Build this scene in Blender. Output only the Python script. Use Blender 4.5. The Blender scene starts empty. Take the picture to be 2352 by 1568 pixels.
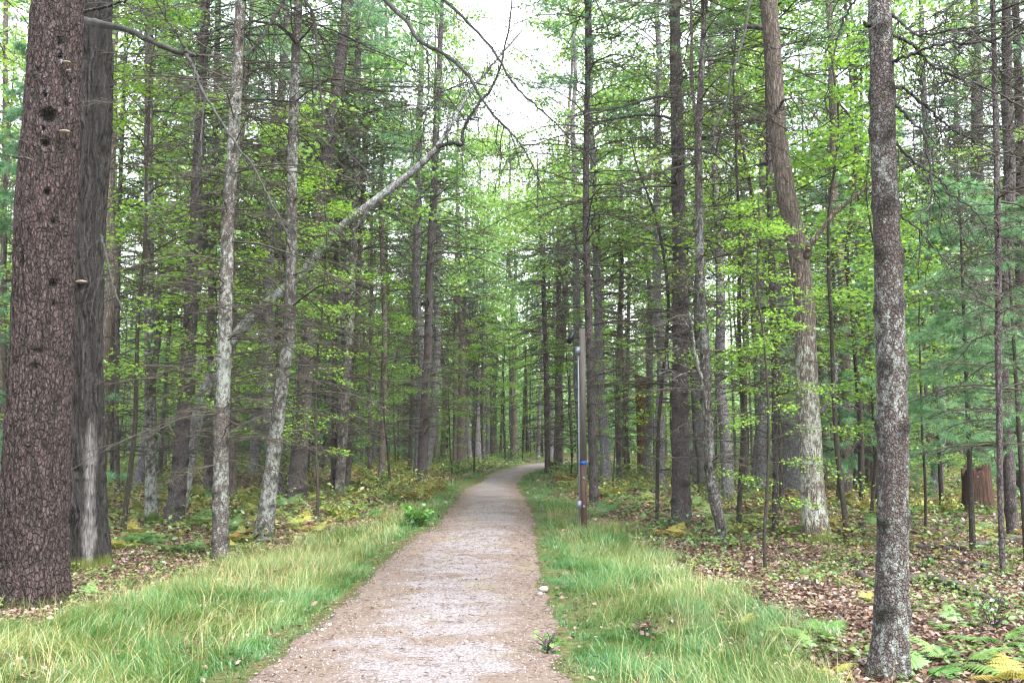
import bpy, math, random
import numpy as np
from mathutils import Vector, Matrix

# ------------------------------------------------------------------ camera, world, sun, exposure
S = bpy.context.scene
COL = S.collection
F = 2037.0; CX = 1176.0; CY = 784.0; CAMH = 1.6
PITCH = math.atan((1005 - 784) / F)
cam_d = bpy.data.cameras.new('camera'); cam = bpy.data.objects.new('camera', cam_d); COL.objects.link(cam)
cam.location = (0, 0, CAMH); cam.rotation_euler = (math.radians(90) + PITCH, 0, 0)
cam_d.sensor_width = 36; cam_d.lens = 36 * F / 2352.0
cam_d.clip_start = 0.1; cam_d.clip_end = 2000
S.camera = cam
SUN_EL, SUN_AZ = math.radians(56), math.radians(140)
w = bpy.data.worlds.new('World'); S.world = w; w.use_nodes = True
wn = w.node_tree; bg = wn.nodes['Background']
sky = wn.nodes.new('ShaderNodeTexSky'); sky.sky_type = 'NISHITA'; sky.sun_disc = False
sky.sun_elevation = SUN_EL; sky.sun_rotation = SUN_AZ; sky.dust_density = 1.0
hs = wn.nodes.new('ShaderNodeHueSaturation'); hs.inputs['Saturation'].default_value = 0.22
wn.links.new(sky.outputs[0], hs.inputs['Color']); wn.links.new(hs.outputs[0], bg.inputs[0])
bg.inputs[1].default_value = 0.15
sd = bpy.data.lights.new('sun', 'SUN'); sd.energy = 1.5; sd.angle = math.radians(14); sd.color = (1, 0.96, 0.9)
so = bpy.data.objects.new('sun', sd); COL.objects.link(so)
so.rotation_euler = Vector((math.sin(SUN_AZ) * math.cos(SUN_EL), math.cos(SUN_AZ) * math.cos(SUN_EL), math.sin(SUN_EL))).to_track_quat('Z', 'Y').to_euler()
S.view_settings.view_transform = 'Standard'; S.view_settings.look = 'None'
S.view_settings.exposure = 3.12; S.view_settings.gamma = 1
cy = S.cycles
cy.max_bounces = 6; cy.diffuse_bounces = 4; cy.glossy_bounces = 2; cy.transmission_bounces = 4
cy.caustics_reflective = False; cy.caustics_refractive = False
cy.use_denoising = True; cy.denoising_prefilter = 'ACCURATE'; cy.filter_width = 1.3; cy.sample_clamp_indirect = 4.
cy.use_adaptive_sampling = True; cy.adaptive_threshold = 0.01

rs = np.random.RandomState(7); random.seed(7)
U = rs.uniform

# ------------------------------------------------------------------ projection helpers
cp, sp = math.cos(PITCH), math.sin(PITCH)
def ray(x, y):
    dx, dy = (x - CX) / F, (CY - y) / F
    return np.array([dx, cp - sp * dy, sp + cp * dy])
def at(x, y, Y):
    d = ray(x, y); t = Y / d[1]
    return np.array([d[0] * t, Y, CAMH + d[2] * t])
def gpt(x, y):
    d = ray(x, y); t = CAMH / -d[2]
    return np.array([d[0] * t, d[1] * t, 0.0])

# ------------------------------------------------------------------ path and ground height
LE = [(545,1568),(624,1504),(699,1449),(789,1379),(874,1294),(944,1234),(999,1209),(1044,1154),(1064,1114),(1104,1096),(1149,1079),(1206,1066)]
RE = [(1330,1568),(1308,1534),(1290,1459),(1268,1384),(1250,1324),(1240,1284),(1234,1219),(1223,1164),(1199,1129),(1190,1114),(1204,1094),(1233,1079)]
LW = np.array([gpt(*p)[:2] for p in LE]); RW = np.array([gpt(*p)[:2] for p in RE])
LW = np.vstack([[LW[0][0]-.05, -4], LW, [3.4, 62], [9, 70], [20, 76]])
RW = np.vstack([[RW[0][0]+.05, -4], RW, [4.2, 56], [10, 65], [21, 71]])
def resamp(P, n):
    d = np.r_[0, np.cumsum(np.hypot(*np.diff(P, axis=0).T))]; t = np.linspace(0, d[-1], n)
    return np.c_[np.interp(t, d, P[:,0]), np.interp(t, d, P[:,1])]
def pl(Y): return np.interp(Y, LW[:,1], LW[:,0])
def pr(Y): return np.interp(Y, RW[:,1], RW[:,0])
def hsh(i, j, k, s):
    n = (i * 73856093) ^ (j * 19349663) ^ (k * 83492791) ^ (s * 2654435)
    n = n & 0x7fffffff; n = (n ^ (n >> 13)) * 1274126177 & 0x7fffffff; n = (n ^ (n >> 16)) * 668265263 & 0x7fffffff
    return (n & 0xffff) / 65535.0
def noise(x, y, z=0., s=1):
    x, y, z = np.broadcast_arrays(np.asarray(x, float), y, z)
    xi, yi, zi = (np.floor(v).astype(np.int64) for v in (x, y, z))
    fx, fy, fz = x - xi, y - yi, z - zi
    fx, fy, fz = (v * v * (3 - 2 * v) for v in (fx, fy, fz)); r = 0
    for a in (0, 1):
        for b in (0, 1):
            for c in (0, 1):
                wgt = (fx if a else 1-fx) * (fy if b else 1-fy) * (fz if c else 1-fz)
                r = r + wgt * hsh(xi+a, yi+b, zi+c, s)
    return r
def fbm(x, y, z=0., s=1, o=3):
    r, a, t = 0, 1., 0
    for i in range(o): r = r + a * noise(np.asarray(x)*2**i, np.asarray(y)*2**i, np.asarray(z)*2**i, s+i); t += a; a *= .5
    return r / t
def sst(a, b, v): t = np.clip((v - a) / (b - a), 0, 1); return t * t * (3 - 2 * t)
def pdist(X, Y):
    "signed distance outside the path (negative inside)"
    return np.maximum(pl(Y) - X, X - pr(Y))
def gh(X, Y):
    X, Y = np.asarray(X, float), np.asarray(Y, float)
    d = sst(0.1, 2.5, pdist(X, Y)) * sst(80, 60, Y)
    h = d * (0.22 * (fbm(X * .25, Y * .25, s=3) - .5) + 0.05 * (noise(X * 1.3, Y * 1.3, s=9) - .5))
    return h + 0.55 * np.exp(-((X + 8.0) / 4.0) ** 2 - ((Y - 33) / 6.) ** 2)
def gr(x, y):
    "pixel on the ground to a world point on the uneven ground"
    p = gpt(x, y)
    for _ in range(3):
        d = ray(x, y); t = (CAMH - float(gh(p[0], p[1]))) / -d[2]; p = np.array([d[0]*t, d[1]*t, 0])
    p[2] = gh(p[0], p[1]); return p

# ------------------------------------------------------------------ mesh helpers
class MB:
    def __init__(s): s.v = []; s.f = []; s.n = 0; s.a = {}; s.cnt = []
    def add(s, V, faces, **at_):
        V = np.asarray(V, float).reshape(-1, 3)
        for f in (faces if isinstance(faces, list) else [faces]):
            if len(f): s.f.append(np.asarray(f) + s.n)
        for k in set(at_) | set(s.a):
            if k not in s.a: s.a[k] = [np.zeros(c) for c in s.cnt]
            s.a[k].append(np.broadcast_to(np.asarray(at_.get(k, 0.), float), (len(V),)))
        s.v.append(V); s.n += len(V); s.cnt.append(len(V))
        return s
    def mesh(s, name, mats, smooth=True):
        V = np.concatenate(s.v); me = bpy.data.meshes.new(name)
        me.vertices.add(len(V)); me.vertices.foreach_set('co', V.astype(np.float32).ravel())
        lv = np.concatenate([f.ravel() for f in s.f]).astype(np.int32)
        ct = np.concatenate([np.full(len(f), f.shape[1]) for f in s.f]).astype(np.int32)
        me.loops.add(len(lv)); me.loops.foreach_set('vertex_index', lv)
        me.polygons.add(len(ct)); me.polygons.foreach_set('loop_start', np.r_[0, np.cumsum(ct)[:-1]].astype(np.int32))
        me.polygons.foreach_set('loop_total', ct)
        if smooth: me.polygons.foreach_set('use_smooth', np.ones(len(ct), bool))
        for k, a in s.a.items():
            at_ = me.attributes.new(k, 'FLOAT', 'POINT'); at_.data.foreach_set('value', np.concatenate(a).astype(np.float32))
        me.update(calc_edges=True)
        me.materials.append(mats)
        return me
    def build(s, name, mat, parent=None, smooth=True, loc=(0,0,0)):
        return link(name, s.mesh(name, mat, smooth), parent, loc)
def link(name, me, parent=None, loc=(0,0,0), rot=(0,0,0), sc=1.):
    o = bpy.data.objects.new(name, me); COL.objects.link(o); o.parent = parent
    o.location = [float(c) for c in loc]; o.rotation_euler = rot; o.scale = (sc, sc, sc)
    return o
def tag(o, label=None, cat=None, group=None, kind=None):
    if label: o['label'] = label
    if cat: o['category'] = cat
    if group: o['group'] = group
    if kind: o['kind'] = kind
    return o
def empty(name, loc, rz=0., sc=1.):
    o = link(name, None, None, loc, (0, 0, rz), sc); o.empty_display_size = .2; return o
def copy_tree(o, parent=None):
    c = o.copy(); COL.objects.link(c); c.parent = parent
    for ch in list(o.children): copy_tree(ch, c)
    return c
def nrm(v): return v / np.maximum(np.linalg.norm(v, axis=-1, keepdims=True), 1e-9)
def tubes(mb, P, R, sides=3, **at_):
    "P (N,K,3) polylines, R (N,K) radii"
    P = np.asarray(P, float); R = np.asarray(R, float); N, K, _ = P.shape
    T = np.gradient(P, axis=1); T = nrm(T)
    m = np.abs(nrm(P[:, -1] - P[:, 0])[:, 2]) > .75
    ref = np.where(m[:, None], [1., 0, 0], [0, 0, 1.])[:, None, :]
    A = nrm(np.cross(T, ref)); B = np.cross(T, A)
    th = np.arange(sides) * 2 * np.pi / sides
    V = P[:, :, None] + R[:, :, None, None] * (np.cos(th)[None, None, :, None] * A[:, :, None] + np.sin(th)[None, None, :, None] * B[:, :, None])
    idx = np.arange(N * K * sides).reshape(N, K, sides)
    a = idx[:, :-1]; b = idx[:, 1:]
    q = np.stack([a, np.roll(a, -1, 2), np.roll(b, -1, 2), b], -1).reshape(-1, 4)
    caps = [q]
    if sides > 3:
        caps.append(idx[:, -1, :].reshape(N, sides)); caps.append(idx[:, 0, ::-1].reshape(N, sides))
    else:
        caps.append(idx[:, -1, :].reshape(N, 3))
    at2 = {k: (np.repeat(np.asarray(v, float).reshape(N, -1), sides if np.ndim(v) == 2 else K*sides, 1).ravel() if np.ndim(v) else v) for k, v in at_.items()}
    mb.add(V.reshape(-1, 3), caps, **at2); return mb
def catmull(P, n):
    P = np.asarray(P, float); k = len(P)
    if k == 2: return P[0] + (P[1]-P[0]) * np.linspace(0, 1, n)[:, None]
    Q = np.vstack([2*P[0]-P[1], P, 2*P[-1]-P[-2]]); t = np.linspace(0, k-1-1e-6, n); i = t.astype(int); u = (t-i)[:, None]
    p0, p1, p2, p3 = Q[i], Q[i+1], Q[i+2], Q[i+3]
    return .5*((2*p1)+(-p0+p2)*u+(2*p0-5*p1+4*p2-p3)*u**2+(-p0+3*p1-3*p2+p3)*u**3)

# ------------------------------------------------------------------ materials
def nmat(name):
    m = bpy.data.materials.new(name); m.use_nodes = True; nt = m.node_tree
    for n in list(nt.nodes): nt.nodes.remove(n)
    out = nt.nodes.new('ShaderNodeOutputMaterial')
    return m, nt, out
def nd(nt, t, ins=None, **kw):
    n = nt.nodes.new('ShaderNode' + t)
    for k, v in kw.items(): setattr(n, k, v)
    for k, v in (ins or {}).items():
        if hasattr(v, 'is_linked') or isinstance(v, bpy.types.NodeSocket): nt.links.new(v, n.inputs[k])
        else: n.inputs[k].default_value = v
    return n
def c4(c): return (c[0], c[1], c[2], 1)
def ramp(nt, fac, stops):
    r = nt.nodes.new('ShaderNodeValToRGB'); nt.links.new(fac, r.inputs[0]); e = r.color_ramp.elements
    while len(e) < len(stops): e.new(.5)
    for el, (p, c) in zip(e, stops): el.position = p; el.color = c4(c) if len(c) == 3 else c
    return r.outputs[0]
def mix(nt, f, a, b):
    n = nt.nodes.new('ShaderNodeMix'); n.data_type = 'RGBA'
    for s, v in ((n.inputs[0], f), (n.inputs[6], a), (n.inputs[7], b)):
        if isinstance(v, bpy.types.NodeSocket): nt.links.new(v, s)
        else: s.default_value = v if isinstance(v, float) else c4(v)
    return n.outputs[2]
def tex(nt, vec, scale, detail=3., rough=.6, t='NoiseTexture', **kw):
    n = nt.nodes.new('ShaderNodeTex' + t.replace('Texture', '')); nt.links.new(vec, n.inputs['Vector']); n.inputs['Scale'].default_value = scale
    if t == 'NoiseTexture': n.inputs['Detail'].default_value = detail; n.inputs['Roughness'].default_value = rough
    for k, v in kw.items(): setattr(n, k, v)
    return n
def mp(nt, vec, sc, rot=(0,0,0)):
    n = nt.nodes.new('ShaderNodeMapping'); nt.links.new(vec, n.inputs[0]); n.inputs['Scale'].default_value = sc; n.inputs['Rotation'].default_value = rot
    return n.outputs[0]
def mth(nt, op, a, b=None, clamp=False):
    n = nt.nodes.new('ShaderNodeMath'); n.operation = op; n.use_clamp = clamp
    for s, v in zip(n.inputs, (a, b)):
        if v is None: continue
        if isinstance(v, bpy.types.NodeSocket): nt.links.new(v, s)
        else: s.default_value = v
    return n.outputs[0]
def attr(nt, name):
    n = nt.nodes.new('ShaderNodeAttribute'); n.attribute_name = name; return n.outputs['Fac']

def bark(name, dark, mid, light, lichen=(.42,.46,.42), lich=.5, fs=14., zs=.22, bump=.02, moss=.3, lsc=7., use_attr=True, cs=None, cw=.07):
    m, nt, out = nmat(name)
    tc = nt.nodes.new('ShaderNodeTexCoord'); v = tc.outputs['Object']
    oi = nt.nodes.new('ShaderNodeObjectInfo')
    add = nt.nodes.new('ShaderNodeVectorMath'); add.operation = 'ADD'; nt.links.new(v, add.inputs[0])
    cmb = nt.nodes.new('ShaderNodeCombineXYZ'); nt.links.new(mth(nt, 'MULTIPLY', oi.outputs['Random'], 40.), cmb.inputs[2]); nt.links.new(cmb.outputs[0], add.inputs[1]); v = add.outputs[0]
    vs = mp(nt, v, (1, 1, zs))
    f1 = tex(nt, vs, fs, 5., .65); vor = tex(nt, vs, fs * 1.6, t='Voronoi'); vor.feature = 'F1'
    h = mth(nt, 'SUBTRACT', f1.outputs[0], mth(nt, 'MULTIPLY', vor.outputs['Distance'], .35))
    col = ramp(nt, h, [(.12, dark), (.36, mid), (.6, light)])
    cs = cs or (fs * 1.2, zs * 1.1)
    wn_ = tex(nt, mp(nt, v, (1, 1, .5)), cs[0] * .6, 3.); wv = nt.nodes.new('ShaderNodeVectorMath'); wv.operation = 'MULTIPLY_ADD'; nt.links.new(wn_.outputs['Color'], wv.inputs[0]); wv.inputs[1].default_value = (.9 / cs[0],) * 3; nt.links.new(mp(nt, v, (1, 1, cs[1])), wv.inputs[2])
    ed = tex(nt, wv.outputs[0], cs[0], t='Voronoi'); ed.feature = 'DISTANCE_TO_EDGE'
    ek = ramp(nt, ed.outputs['Distance'], [(0., (0,0,0)), (cw * 2.4, (1,1,1))])
    cell = tex(nt, wv.outputs[0], cs[0], t='Voronoi')
    grain = tex(nt, mp(nt, v, (1, 1, .5)), 120., 3., .7)
    col = mix(nt, mth(nt, 'MULTIPLY', cell.outputs['Distance'], .9), col, tuple(c * .4 for c in mid))
    col = mix(nt, mth(nt, 'MULTIPLY', mth(nt, 'SUBTRACT', 1., ek), .85), col, tuple(c * .5 for c in dark))
    col = mix(nt, ramp(nt, grain.outputs[0], [(.45, (0,0,0)), (.7, (.55,.55,.55))]), col, light)
    h = mth(nt, 'ADD', h, mth(nt, 'MULTIPLY', ek, .8))
    big = tex(nt, v, 1.3, 2.)
    col = mix(nt, mth(nt, 'MULTIPLY', big.outputs[0], .5), col, mix(nt, .5, dark, mid))
    l1 = tex(nt, mp(nt, v, (1, 1, .6)), lsc, 5., .7); l2 = tex(nt, v, lsc * 5, 3.)
    zone = tex(nt, v, .9, 1.)
    lm = mth(nt, 'ADD', mth(nt, 'MULTIPLY', l1.outputs[0], .62), mth(nt, 'ADD', mth(nt, 'MULTIPLY', l2.outputs[0], .38), mth(nt, 'MULTIPLY', mth(nt, 'SUBTRACT', zone.outputs[0], .5), .28)))
    if use_attr: lm = mth(nt, 'ADD', lm, mth(nt, 'MULTIPLY', attr(nt, 'pale'), .13))
    th = .68 - .28 * lich
    lmask = ramp(nt, lm, [(th, (0,0,0)), (th + .05, (1,1,1))])
    lc = mix(nt, l2.outputs[0], lichen, tuple(c * .62 for c in lichen))
    col = mix(nt, mth(nt, 'MULTIPLY', lmask, .9), col, lc)
    if use_attr:
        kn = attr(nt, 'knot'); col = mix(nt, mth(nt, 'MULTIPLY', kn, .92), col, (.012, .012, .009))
        sc_ = attr(nt, 'scar'); wood = ramp(nt, tex(nt, mp(nt, v, (1,1,.08)), 60., 3.).outputs[0], [(.3, (.035,.031,.03)), (.65, (.135,.128,.125))])
        col = mix(nt, sc_, col, wood)
    ms = mth(nt, 'MULTIPLY', attr(nt, 'moss'), moss * 1.6) if use_attr else 0.
    mn = tex(nt, v, 9., 3.)
    if use_attr:
        mm = ramp(nt, mth(nt, 'MULTIPLY', ms, mth(nt, 'ADD', mn.outputs[0], .4)), [(.25, (0,0,0)), (.5, (1,1,1))])
        col = mix(nt, mth(nt, 'MULTIPLY', mm, .8), col, (.07, .085, .018))
    p = nd(nt, 'BsdfPrincipled', {'Base Color': col, 'Roughness': .92, 'Specular IOR Level': .15})
    b = nd(nt, 'Bump', {'Height': h, 'Strength': .9, 'Distance': bump}); nt.links.new(b.outputs[0], p.inputs['Normal'])
    nt.links.new(p.outputs[0], out.inputs[0]); return m

def leafmat(name, stops, trans=.45, vary=.5, objvary=0., clump=.0):
    "colour by the per-leaf tone attribute"
    m, nt, out = nmat(name); t = attr(nt, 'tone')
    if objvary:
        oi = nt.nodes.new('ShaderNodeObjectInfo'); t = mth(nt, 'ADD', t, mth(nt, 'MULTIPLY', mth(nt, 'SUBTRACT', oi.outputs['Random'], .5), objvary), clamp=True)
    if clump:
        g = nt.nodes.new('ShaderNodeNewGeometry'); nz = tex(nt, g.outputs['Position'], .35, 2.)
        t = mth(nt, 'ADD', t, mth(nt, 'MULTIPLY', mth(nt, 'SUBTRACT', nz.outputs[0], .5), clump), clamp=True)
    col = ramp(nt, t, stops)
    d = nd(nt, 'BsdfDiffuse', {'Color': col}); tr = nd(nt, 'BsdfTranslucent', {'Color': col})
    mx = nd(nt, 'MixShader', {0: trans, 1: d.outputs[0], 2: tr.outputs[0]})
    gl = nd(nt, 'BsdfGlossy', {'Roughness': .45, 'Color': (.8,.9,1,1)})
    m2 = nd(nt, 'MixShader', {0: .04, 1: mx.outputs[0], 2: gl.outputs[0]})
    nt.links.new(m2.outputs[0], out.inputs[0]); return m
def plain(name, a, b, scale=20., rough=.8, zs=1., metal=0., bump=.002, spec=.3):
    m, nt, out = nmat(name); tc = nt.nodes.new('ShaderNodeTexCoord'); v = mp(nt, tc.outputs['Object'], (1, 1, zs))
    n = tex(nt, v, scale, 4.); col = ramp(nt, n.outputs[0], [(.3, a), (.7, b)])
    p = nd(nt, 'BsdfPrincipled', {'Base Color': col, 'Roughness': rough, 'Metallic': metal, 'Specular IOR Level': spec})
    bp = nd(nt, 'Bump', {'Height': n.outputs[0], 'Strength': .6, 'Distance': bump}); nt.links.new(bp.outputs[0], p.inputs['Normal'])
    nt.links.new(p.outputs[0], out.inputs[0]); return m

M = {}
M['bark_red'] = bark('reddish_pine_bark', (0.006,0.004,0.005), (0.048,0.033,0.032), (0.149,0.113,0.106), lich=.1, cs=(32.,.4), fs=44, zs=.34, bump=.03, lichen=(0.292,0.270,0.313), lsc=20)
M['bark_dark'] = bark('furrowed_dark_bark', (0.005,0.004,0.005), (0.031,0.028,0.027), (0.098,0.092,0.088), lich=.02, cs=(17.,.14), cw=.2, fs=26, zs=.22, bump=.03, moss=.5)
M['bark_pine'] = bark('pine_bark', (0.018,0.014,0.013), (0.110,0.092,0.079), (0.227,0.199,0.173), lich=0.35, fs=30, zs=.6, bump=.01, lichen=(0.264,0.297,0.275), lsc=16)
M['bark_lichen'] = bark('lichen_pine_bark', (0.014,0.011,0.011), (0.071,0.056,0.053), (0.150,0.133,0.120), lich=.58, cs=(45., .8), fs=34, zs=.8, bump=.012, lichen=(0.211,0.234,0.215), lsc=24)
M['bark_plum'] = bark('plum_pine_bark', (0.012,0.009,0.011), (0.083,0.071,0.069), (0.182,0.158,0.154), lich=0.26, fs=26, zs=.4, bump=.014, lichen=(0.240,0.264,0.252), lsc=16)
M['bark_oak'] = bark('oak_bark', (0.020,0.016,0.013), (0.138,0.112,0.093), (0.276,0.239,0.203), lich=.15, cs=(32., .14), fs=26, zs=.2, bump=.02, lichen=(0.338,0.366,0.312), moss=1., lsc=14)
M['bark_grey'] = bark('pale_grey_bark', (0.040,0.037,0.040), (0.166,0.156,0.166), (0.293,0.281,0.293), lich=.4, fs=22, zs=.3, bump=.02, lichen=(0.275,0.296,0.281), lsc=14)
M['bark_sapling'] = bark('sapling_bark', (.012,.011,.009), (.045,.039,.032), (.09,.08,.066), lich=.25, fs=30, zs=.5, bump=.004, lichen=(.2,.23,.2), lsc=16)
M['bark_mottled'] = bark('mottled_lichen_bark', (.014,.011,.011), (0.098,0.080,0.071), (0.185,0.164,0.147), lich=0.64, cs=(40., .8), fs=34, zs=.8, bump=.012, lichen=(0.287,0.316,0.283), lsc=22)
M['bark_silver'] = bark('silver_lichen_bark', (.05,.045,.045), (0.136,0.124,0.124), (0.223,0.211,0.211), lich=.66, fs=22, zs=.5, bump=.015, lichen=(0.266,0.301,0.280), lsc=12)
M['snag'] = bark('rotten_snag_wood', (.02,.009,.006), (.17,.075,.04), (.45,.26,.15), lich=0., fs=18, zs=.12, bump=.02, moss=.6)
M['stump'] = bark('rotten_stump_wood', (.012,.006,.005), (.07,.036,.025), (.17,.10,.07), lich=.1, fs=18, zs=.1, bump=.03, moss=1., cs=(14., .08), cw=.2)
M['twig'] = plain('dead_twig', (.016,.015,.011), (.062,.055,.042), 9., .9)
M['limb'] = plain('dark_limb', (.007,.008,.007), (.04,.04,.035), 16., .9, bump=.006)
M['log'] = plain('fallen_log', (.008,.006,.005), (.065,.052,.046), 12., .9, bump=.02)
M['needle'] = leafmat('pine_needles', [(0, (.075,.19,.08)), (.5, (.13,.27,.115)), (1, (.22,.35,.11))], .45, objvary=.5)
M['leaf'] = leafmat('maple_leaves', [(0, (.10,.23,.03)), (.5, (.185,.34,.04)), (.9, (.30,.44,.04)), (1, (.40,.33,.06))], .55, objvary=.4)
M['canopy'] = leafmat('oak_leaves', [(0, (.11,.24,.045)), (.5, (.19,.34,.06)), (1, (.30,.43,.07))], .55, objvary=.5)
M['far_canopy_lit'] = leafmat('far_leaves_lit', [(0, (.15,.29,.09)), (.5, (.23,.38,.13)), (1, (.33,.46,.15))], .55)  # brighter light on the far wood is put into this paler leaf colour
M['cover'] = leafmat('ground_cover', [(0, (.055,.13,.03)), (.4, (.125,.18,.045)), (.75, (.24,.2,.04)), (1, (.2,.10,.03))], .4)
M['fern'] = leafmat('bracken', [(0, (.07,.16,.045)), (.4, (.17,.23,.075)), (.7, (.29,.26,.055)), (1, (.26,.14,.04))], .4, objvary=.9)
M['fern_green'] = leafmat('green_bracken', [(0, (.06,.16,.035)), (.6, (.14,.24,.065)), (1, (.25,.27,.08))], .4, objvary=.4)
M['grass'] = leafmat('meadow_grass', [(0, (.035,.12,.02)), (.35, (.08,.175,.032)), (.65, (.19,.215,.06)), (1, (.36,.295,.13))], .35)
M['litter'] = leafmat('dry_leaves', [(0, (.04,.02,.013)), (.35, (.125,.075,.05)), (.7, (.205,.145,.105)), (.95, (.28,.225,.18)), (1, (.34,.27,.07))], .12)
M['bush'] = leafmat('bush_leaves', [(0, (.06,.15,.03)), (.4, (.15,.21,.045)), (.7, (.28,.24,.05)), (1, (.22,.08,.035))], .4, objvary=.3)
M['bright'] = leafmat('bright_leaves', [(0, (.05,.16,.025)), (1, (.14,.29,.05))], .45)

def ground_mat():
    m, nt, out = nmat('forest_floor'); g = nt.nodes.new('ShaderNodeNewGeometry'); v = g.outputs['Position']
    n1 = tex(nt, v, 14., 6., .75); n2 = tex(nt, v, .8, 3.); vo = tex(nt, v, 16., t='Voronoi')
    c1 = mix(nt, vo.outputs['Color'], (.13,.075,.05), (.4,.26,.19))
    nt.nodes[-1]
    col = ramp(nt, n1.outputs[0], [(.25, (.03,.02,.015)), (.45, (.11,.066,.048)), (.62, (.2,.135,.105)), (.8, (.27,.21,.18))])
    grn = ramp(nt, n1.outputs[0], [(.3, (.022,.035,.012)), (.7, (.11,.12,.045))])
    gm = attr(nt, 'green')
    gm2 = mth(nt, 'ADD', gm, mth(nt, 'MULTIPLY', mth(nt, 'SUBTRACT', n2.outputs[0], .5), .9), clamp=True)
    col = mix(nt, gm2, col, grn)
    p = nd(nt, 'BsdfPrincipled', {'Base Color': col, 'Roughness': .95, 'Specular IOR Level': .1})
    b = nd(nt, 'Bump', {'Height': n1.outputs[0], 'Strength': 1., 'Distance': .04}); nt.links.new(b.outputs[0], p.inputs['Normal'])
    nt.links.new(p.outputs[0], out.inputs[0]); return m
def path_mat():
    m, nt, out = nmat('gravel_path'); g = nt.nodes.new('ShaderNodeNewGeometry'); v = g.outputs['Position']
    fine = tex(nt, v, 38., 6., .85); vo = tex(nt, v, 75., t='Voronoi'); big = tex(nt, mp(nt, v, (.8, 1., 1)), 1.3, 6., .68)
    big2 = tex(nt, mp(nt, v, (.7, 1.1, 1)), 2.6, 5., .7)
    grav = ramp(nt, mth(nt, 'ADD', mth(nt, 'MULTIPLY', fine.outputs[0], .6), mth(nt, 'MULTIPLY', vo.outputs['Color'], .4)), [(.25, (.06,.049,.048)), (.43, (.12,.104,.105)), (.58, (.185,.17,.176)), (.75, (.30,.285,.30))])
    tan = ramp(nt, fine.outputs[0], [(.3, (.055,.034,.025)), (.5, (.11,.083,.066)), (.7, (.175,.138,.115))])
    edge = attr(nt, 'edge')
    f = mth(nt, 'ADD', mth(nt, 'MULTIPLY', edge, .42), mth(nt, 'ADD', mth(nt, 'MULTIPLY', big.outputs[0], .8), mth(nt, 'MULTIPLY', big2.outputs[0], .35)))
    msk = ramp(nt, f, [(.55, (0,0,0)), (.68, (.9,.9,.9))])
    col = mix(nt, msk, grav, tan)
    oli = tex(nt, mp(nt, v, (1.2, .5, 1)), 1.4, 4.); om = ramp(nt, oli.outputs[0], [(.55, (0,0,0)), (.72, (.45,.45,.45))])
    col = mix(nt, om, col, (.15,.14,.065))
    p = nd(nt, 'BsdfPrincipled', {'Base Color': col, 'Roughness': .9, 'Specular IOR Level': .2})
    b = nd(nt, 'Bump', {'Height': fine.outputs[0], 'Strength': .9, 'Distance': .015}); nt.links.new(b.outputs[0], p.inputs['Normal'])
    nt.links.new(p.outputs[0], out.inputs[0]); return m

# ------------------------------------------------------------------ ground and path
def strip_w(X, Y):
    "how grassy the ground is, 0..1"
    d = pdist(X, Y); left = X < pl(Y)
    wd = np.where(left, np.interp(Y, [0, 6.5, 8.5, 11, 14, 20, 30, 60], [4.0, 3.3, 2.5, 2.1, 1.6, 1.2, .9, .8]), np.interp(Y, [0, 6, 9, 14, 20, 30, 60], [1.5, 1.55, 1.9, 1.35, 1.1, .8, .8]))
    wd = wd + (fbm(X * .8, Y * .8, s=21) - .5) * 2.0
    return sst(wd + .25, wd - .25, d)
gx = np.unique(np.r_[np.linspace(-300, -30, 14), np.arange(-30, -9, 1.), np.arange(-9, 9, .22), np.arange(9, 30, 1.), np.linspace(30, 300, 14)])
gy = np.unique(np.r_[np.linspace(-60, -4, 8), np.arange(-4, 22, .22), np.arange(22, 60, 1.), np.linspace(60, 500, 16)])
GX, GY = np.meshgrid(gx, gy, indexing='ij'); ii = np.arange(GX.size).reshape(GX.shape)
Q = np.stack([ii[:-1,:-1], ii[1:,:-1], ii[1:,1:], ii[:-1,1:]], -1).reshape(-1, 4)
mb = MB(); mb.add(np.stack([GX, GY, gh(GX, GY)], -1), Q, green=np.maximum(strip_w(GX, GY), .25 * (GY > 18)).ravel())
tag(mb.build('ground', ground_mat()), 'forest floor of brown leaf litter under the trees', 'ground', kind='structure')
A = resamp(LW, 420); B = resamp(RW, 420); K = 25; t = np.linspace(0, 1, K)[None, :, None]
P2 = A[:, None] * (1 - t) + B[:, None] * t
n_e = (fbm(A[:, 1] * 2.2, 5, s=31) - .5) * .28; n_r = (fbm(B[:, 1] * 2.2, 9, s=35) - .5) * .28
P2[:, :, 0] += n_e[:, None] * (1 - t[..., 0]) + n_r[:, None] * t[..., 0]
e = np.abs(t[0, :, 0] * 2 - 1)
Z = 0.012 + .03 * (1 - e[None, :] ** 3) * 0 + .012 * (fbm(P2[..., 0] * 3, P2[..., 1] * 3, s=5) - .4) + .018 * (1 - e[None, :] ** 2)
Z[:, 0] = Z[:, -1] = -.03
ii = np.arange(420 * K).reshape(420, K); Q = np.stack([ii[:-1,:-1], ii[:-1,1:], ii[1:,1:], ii[1:,:-1]], -1).reshape(-1, 4)
mb = MB(); mb.add(np.concatenate([P2, Z[..., None]], -1), Q, edge=np.broadcast_to(e ** 3, (420, K)).ravel())
tag(mb.build('path', path_mat()), 'pale gravel path running between the grass verges', 'path', kind='structure')

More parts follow.
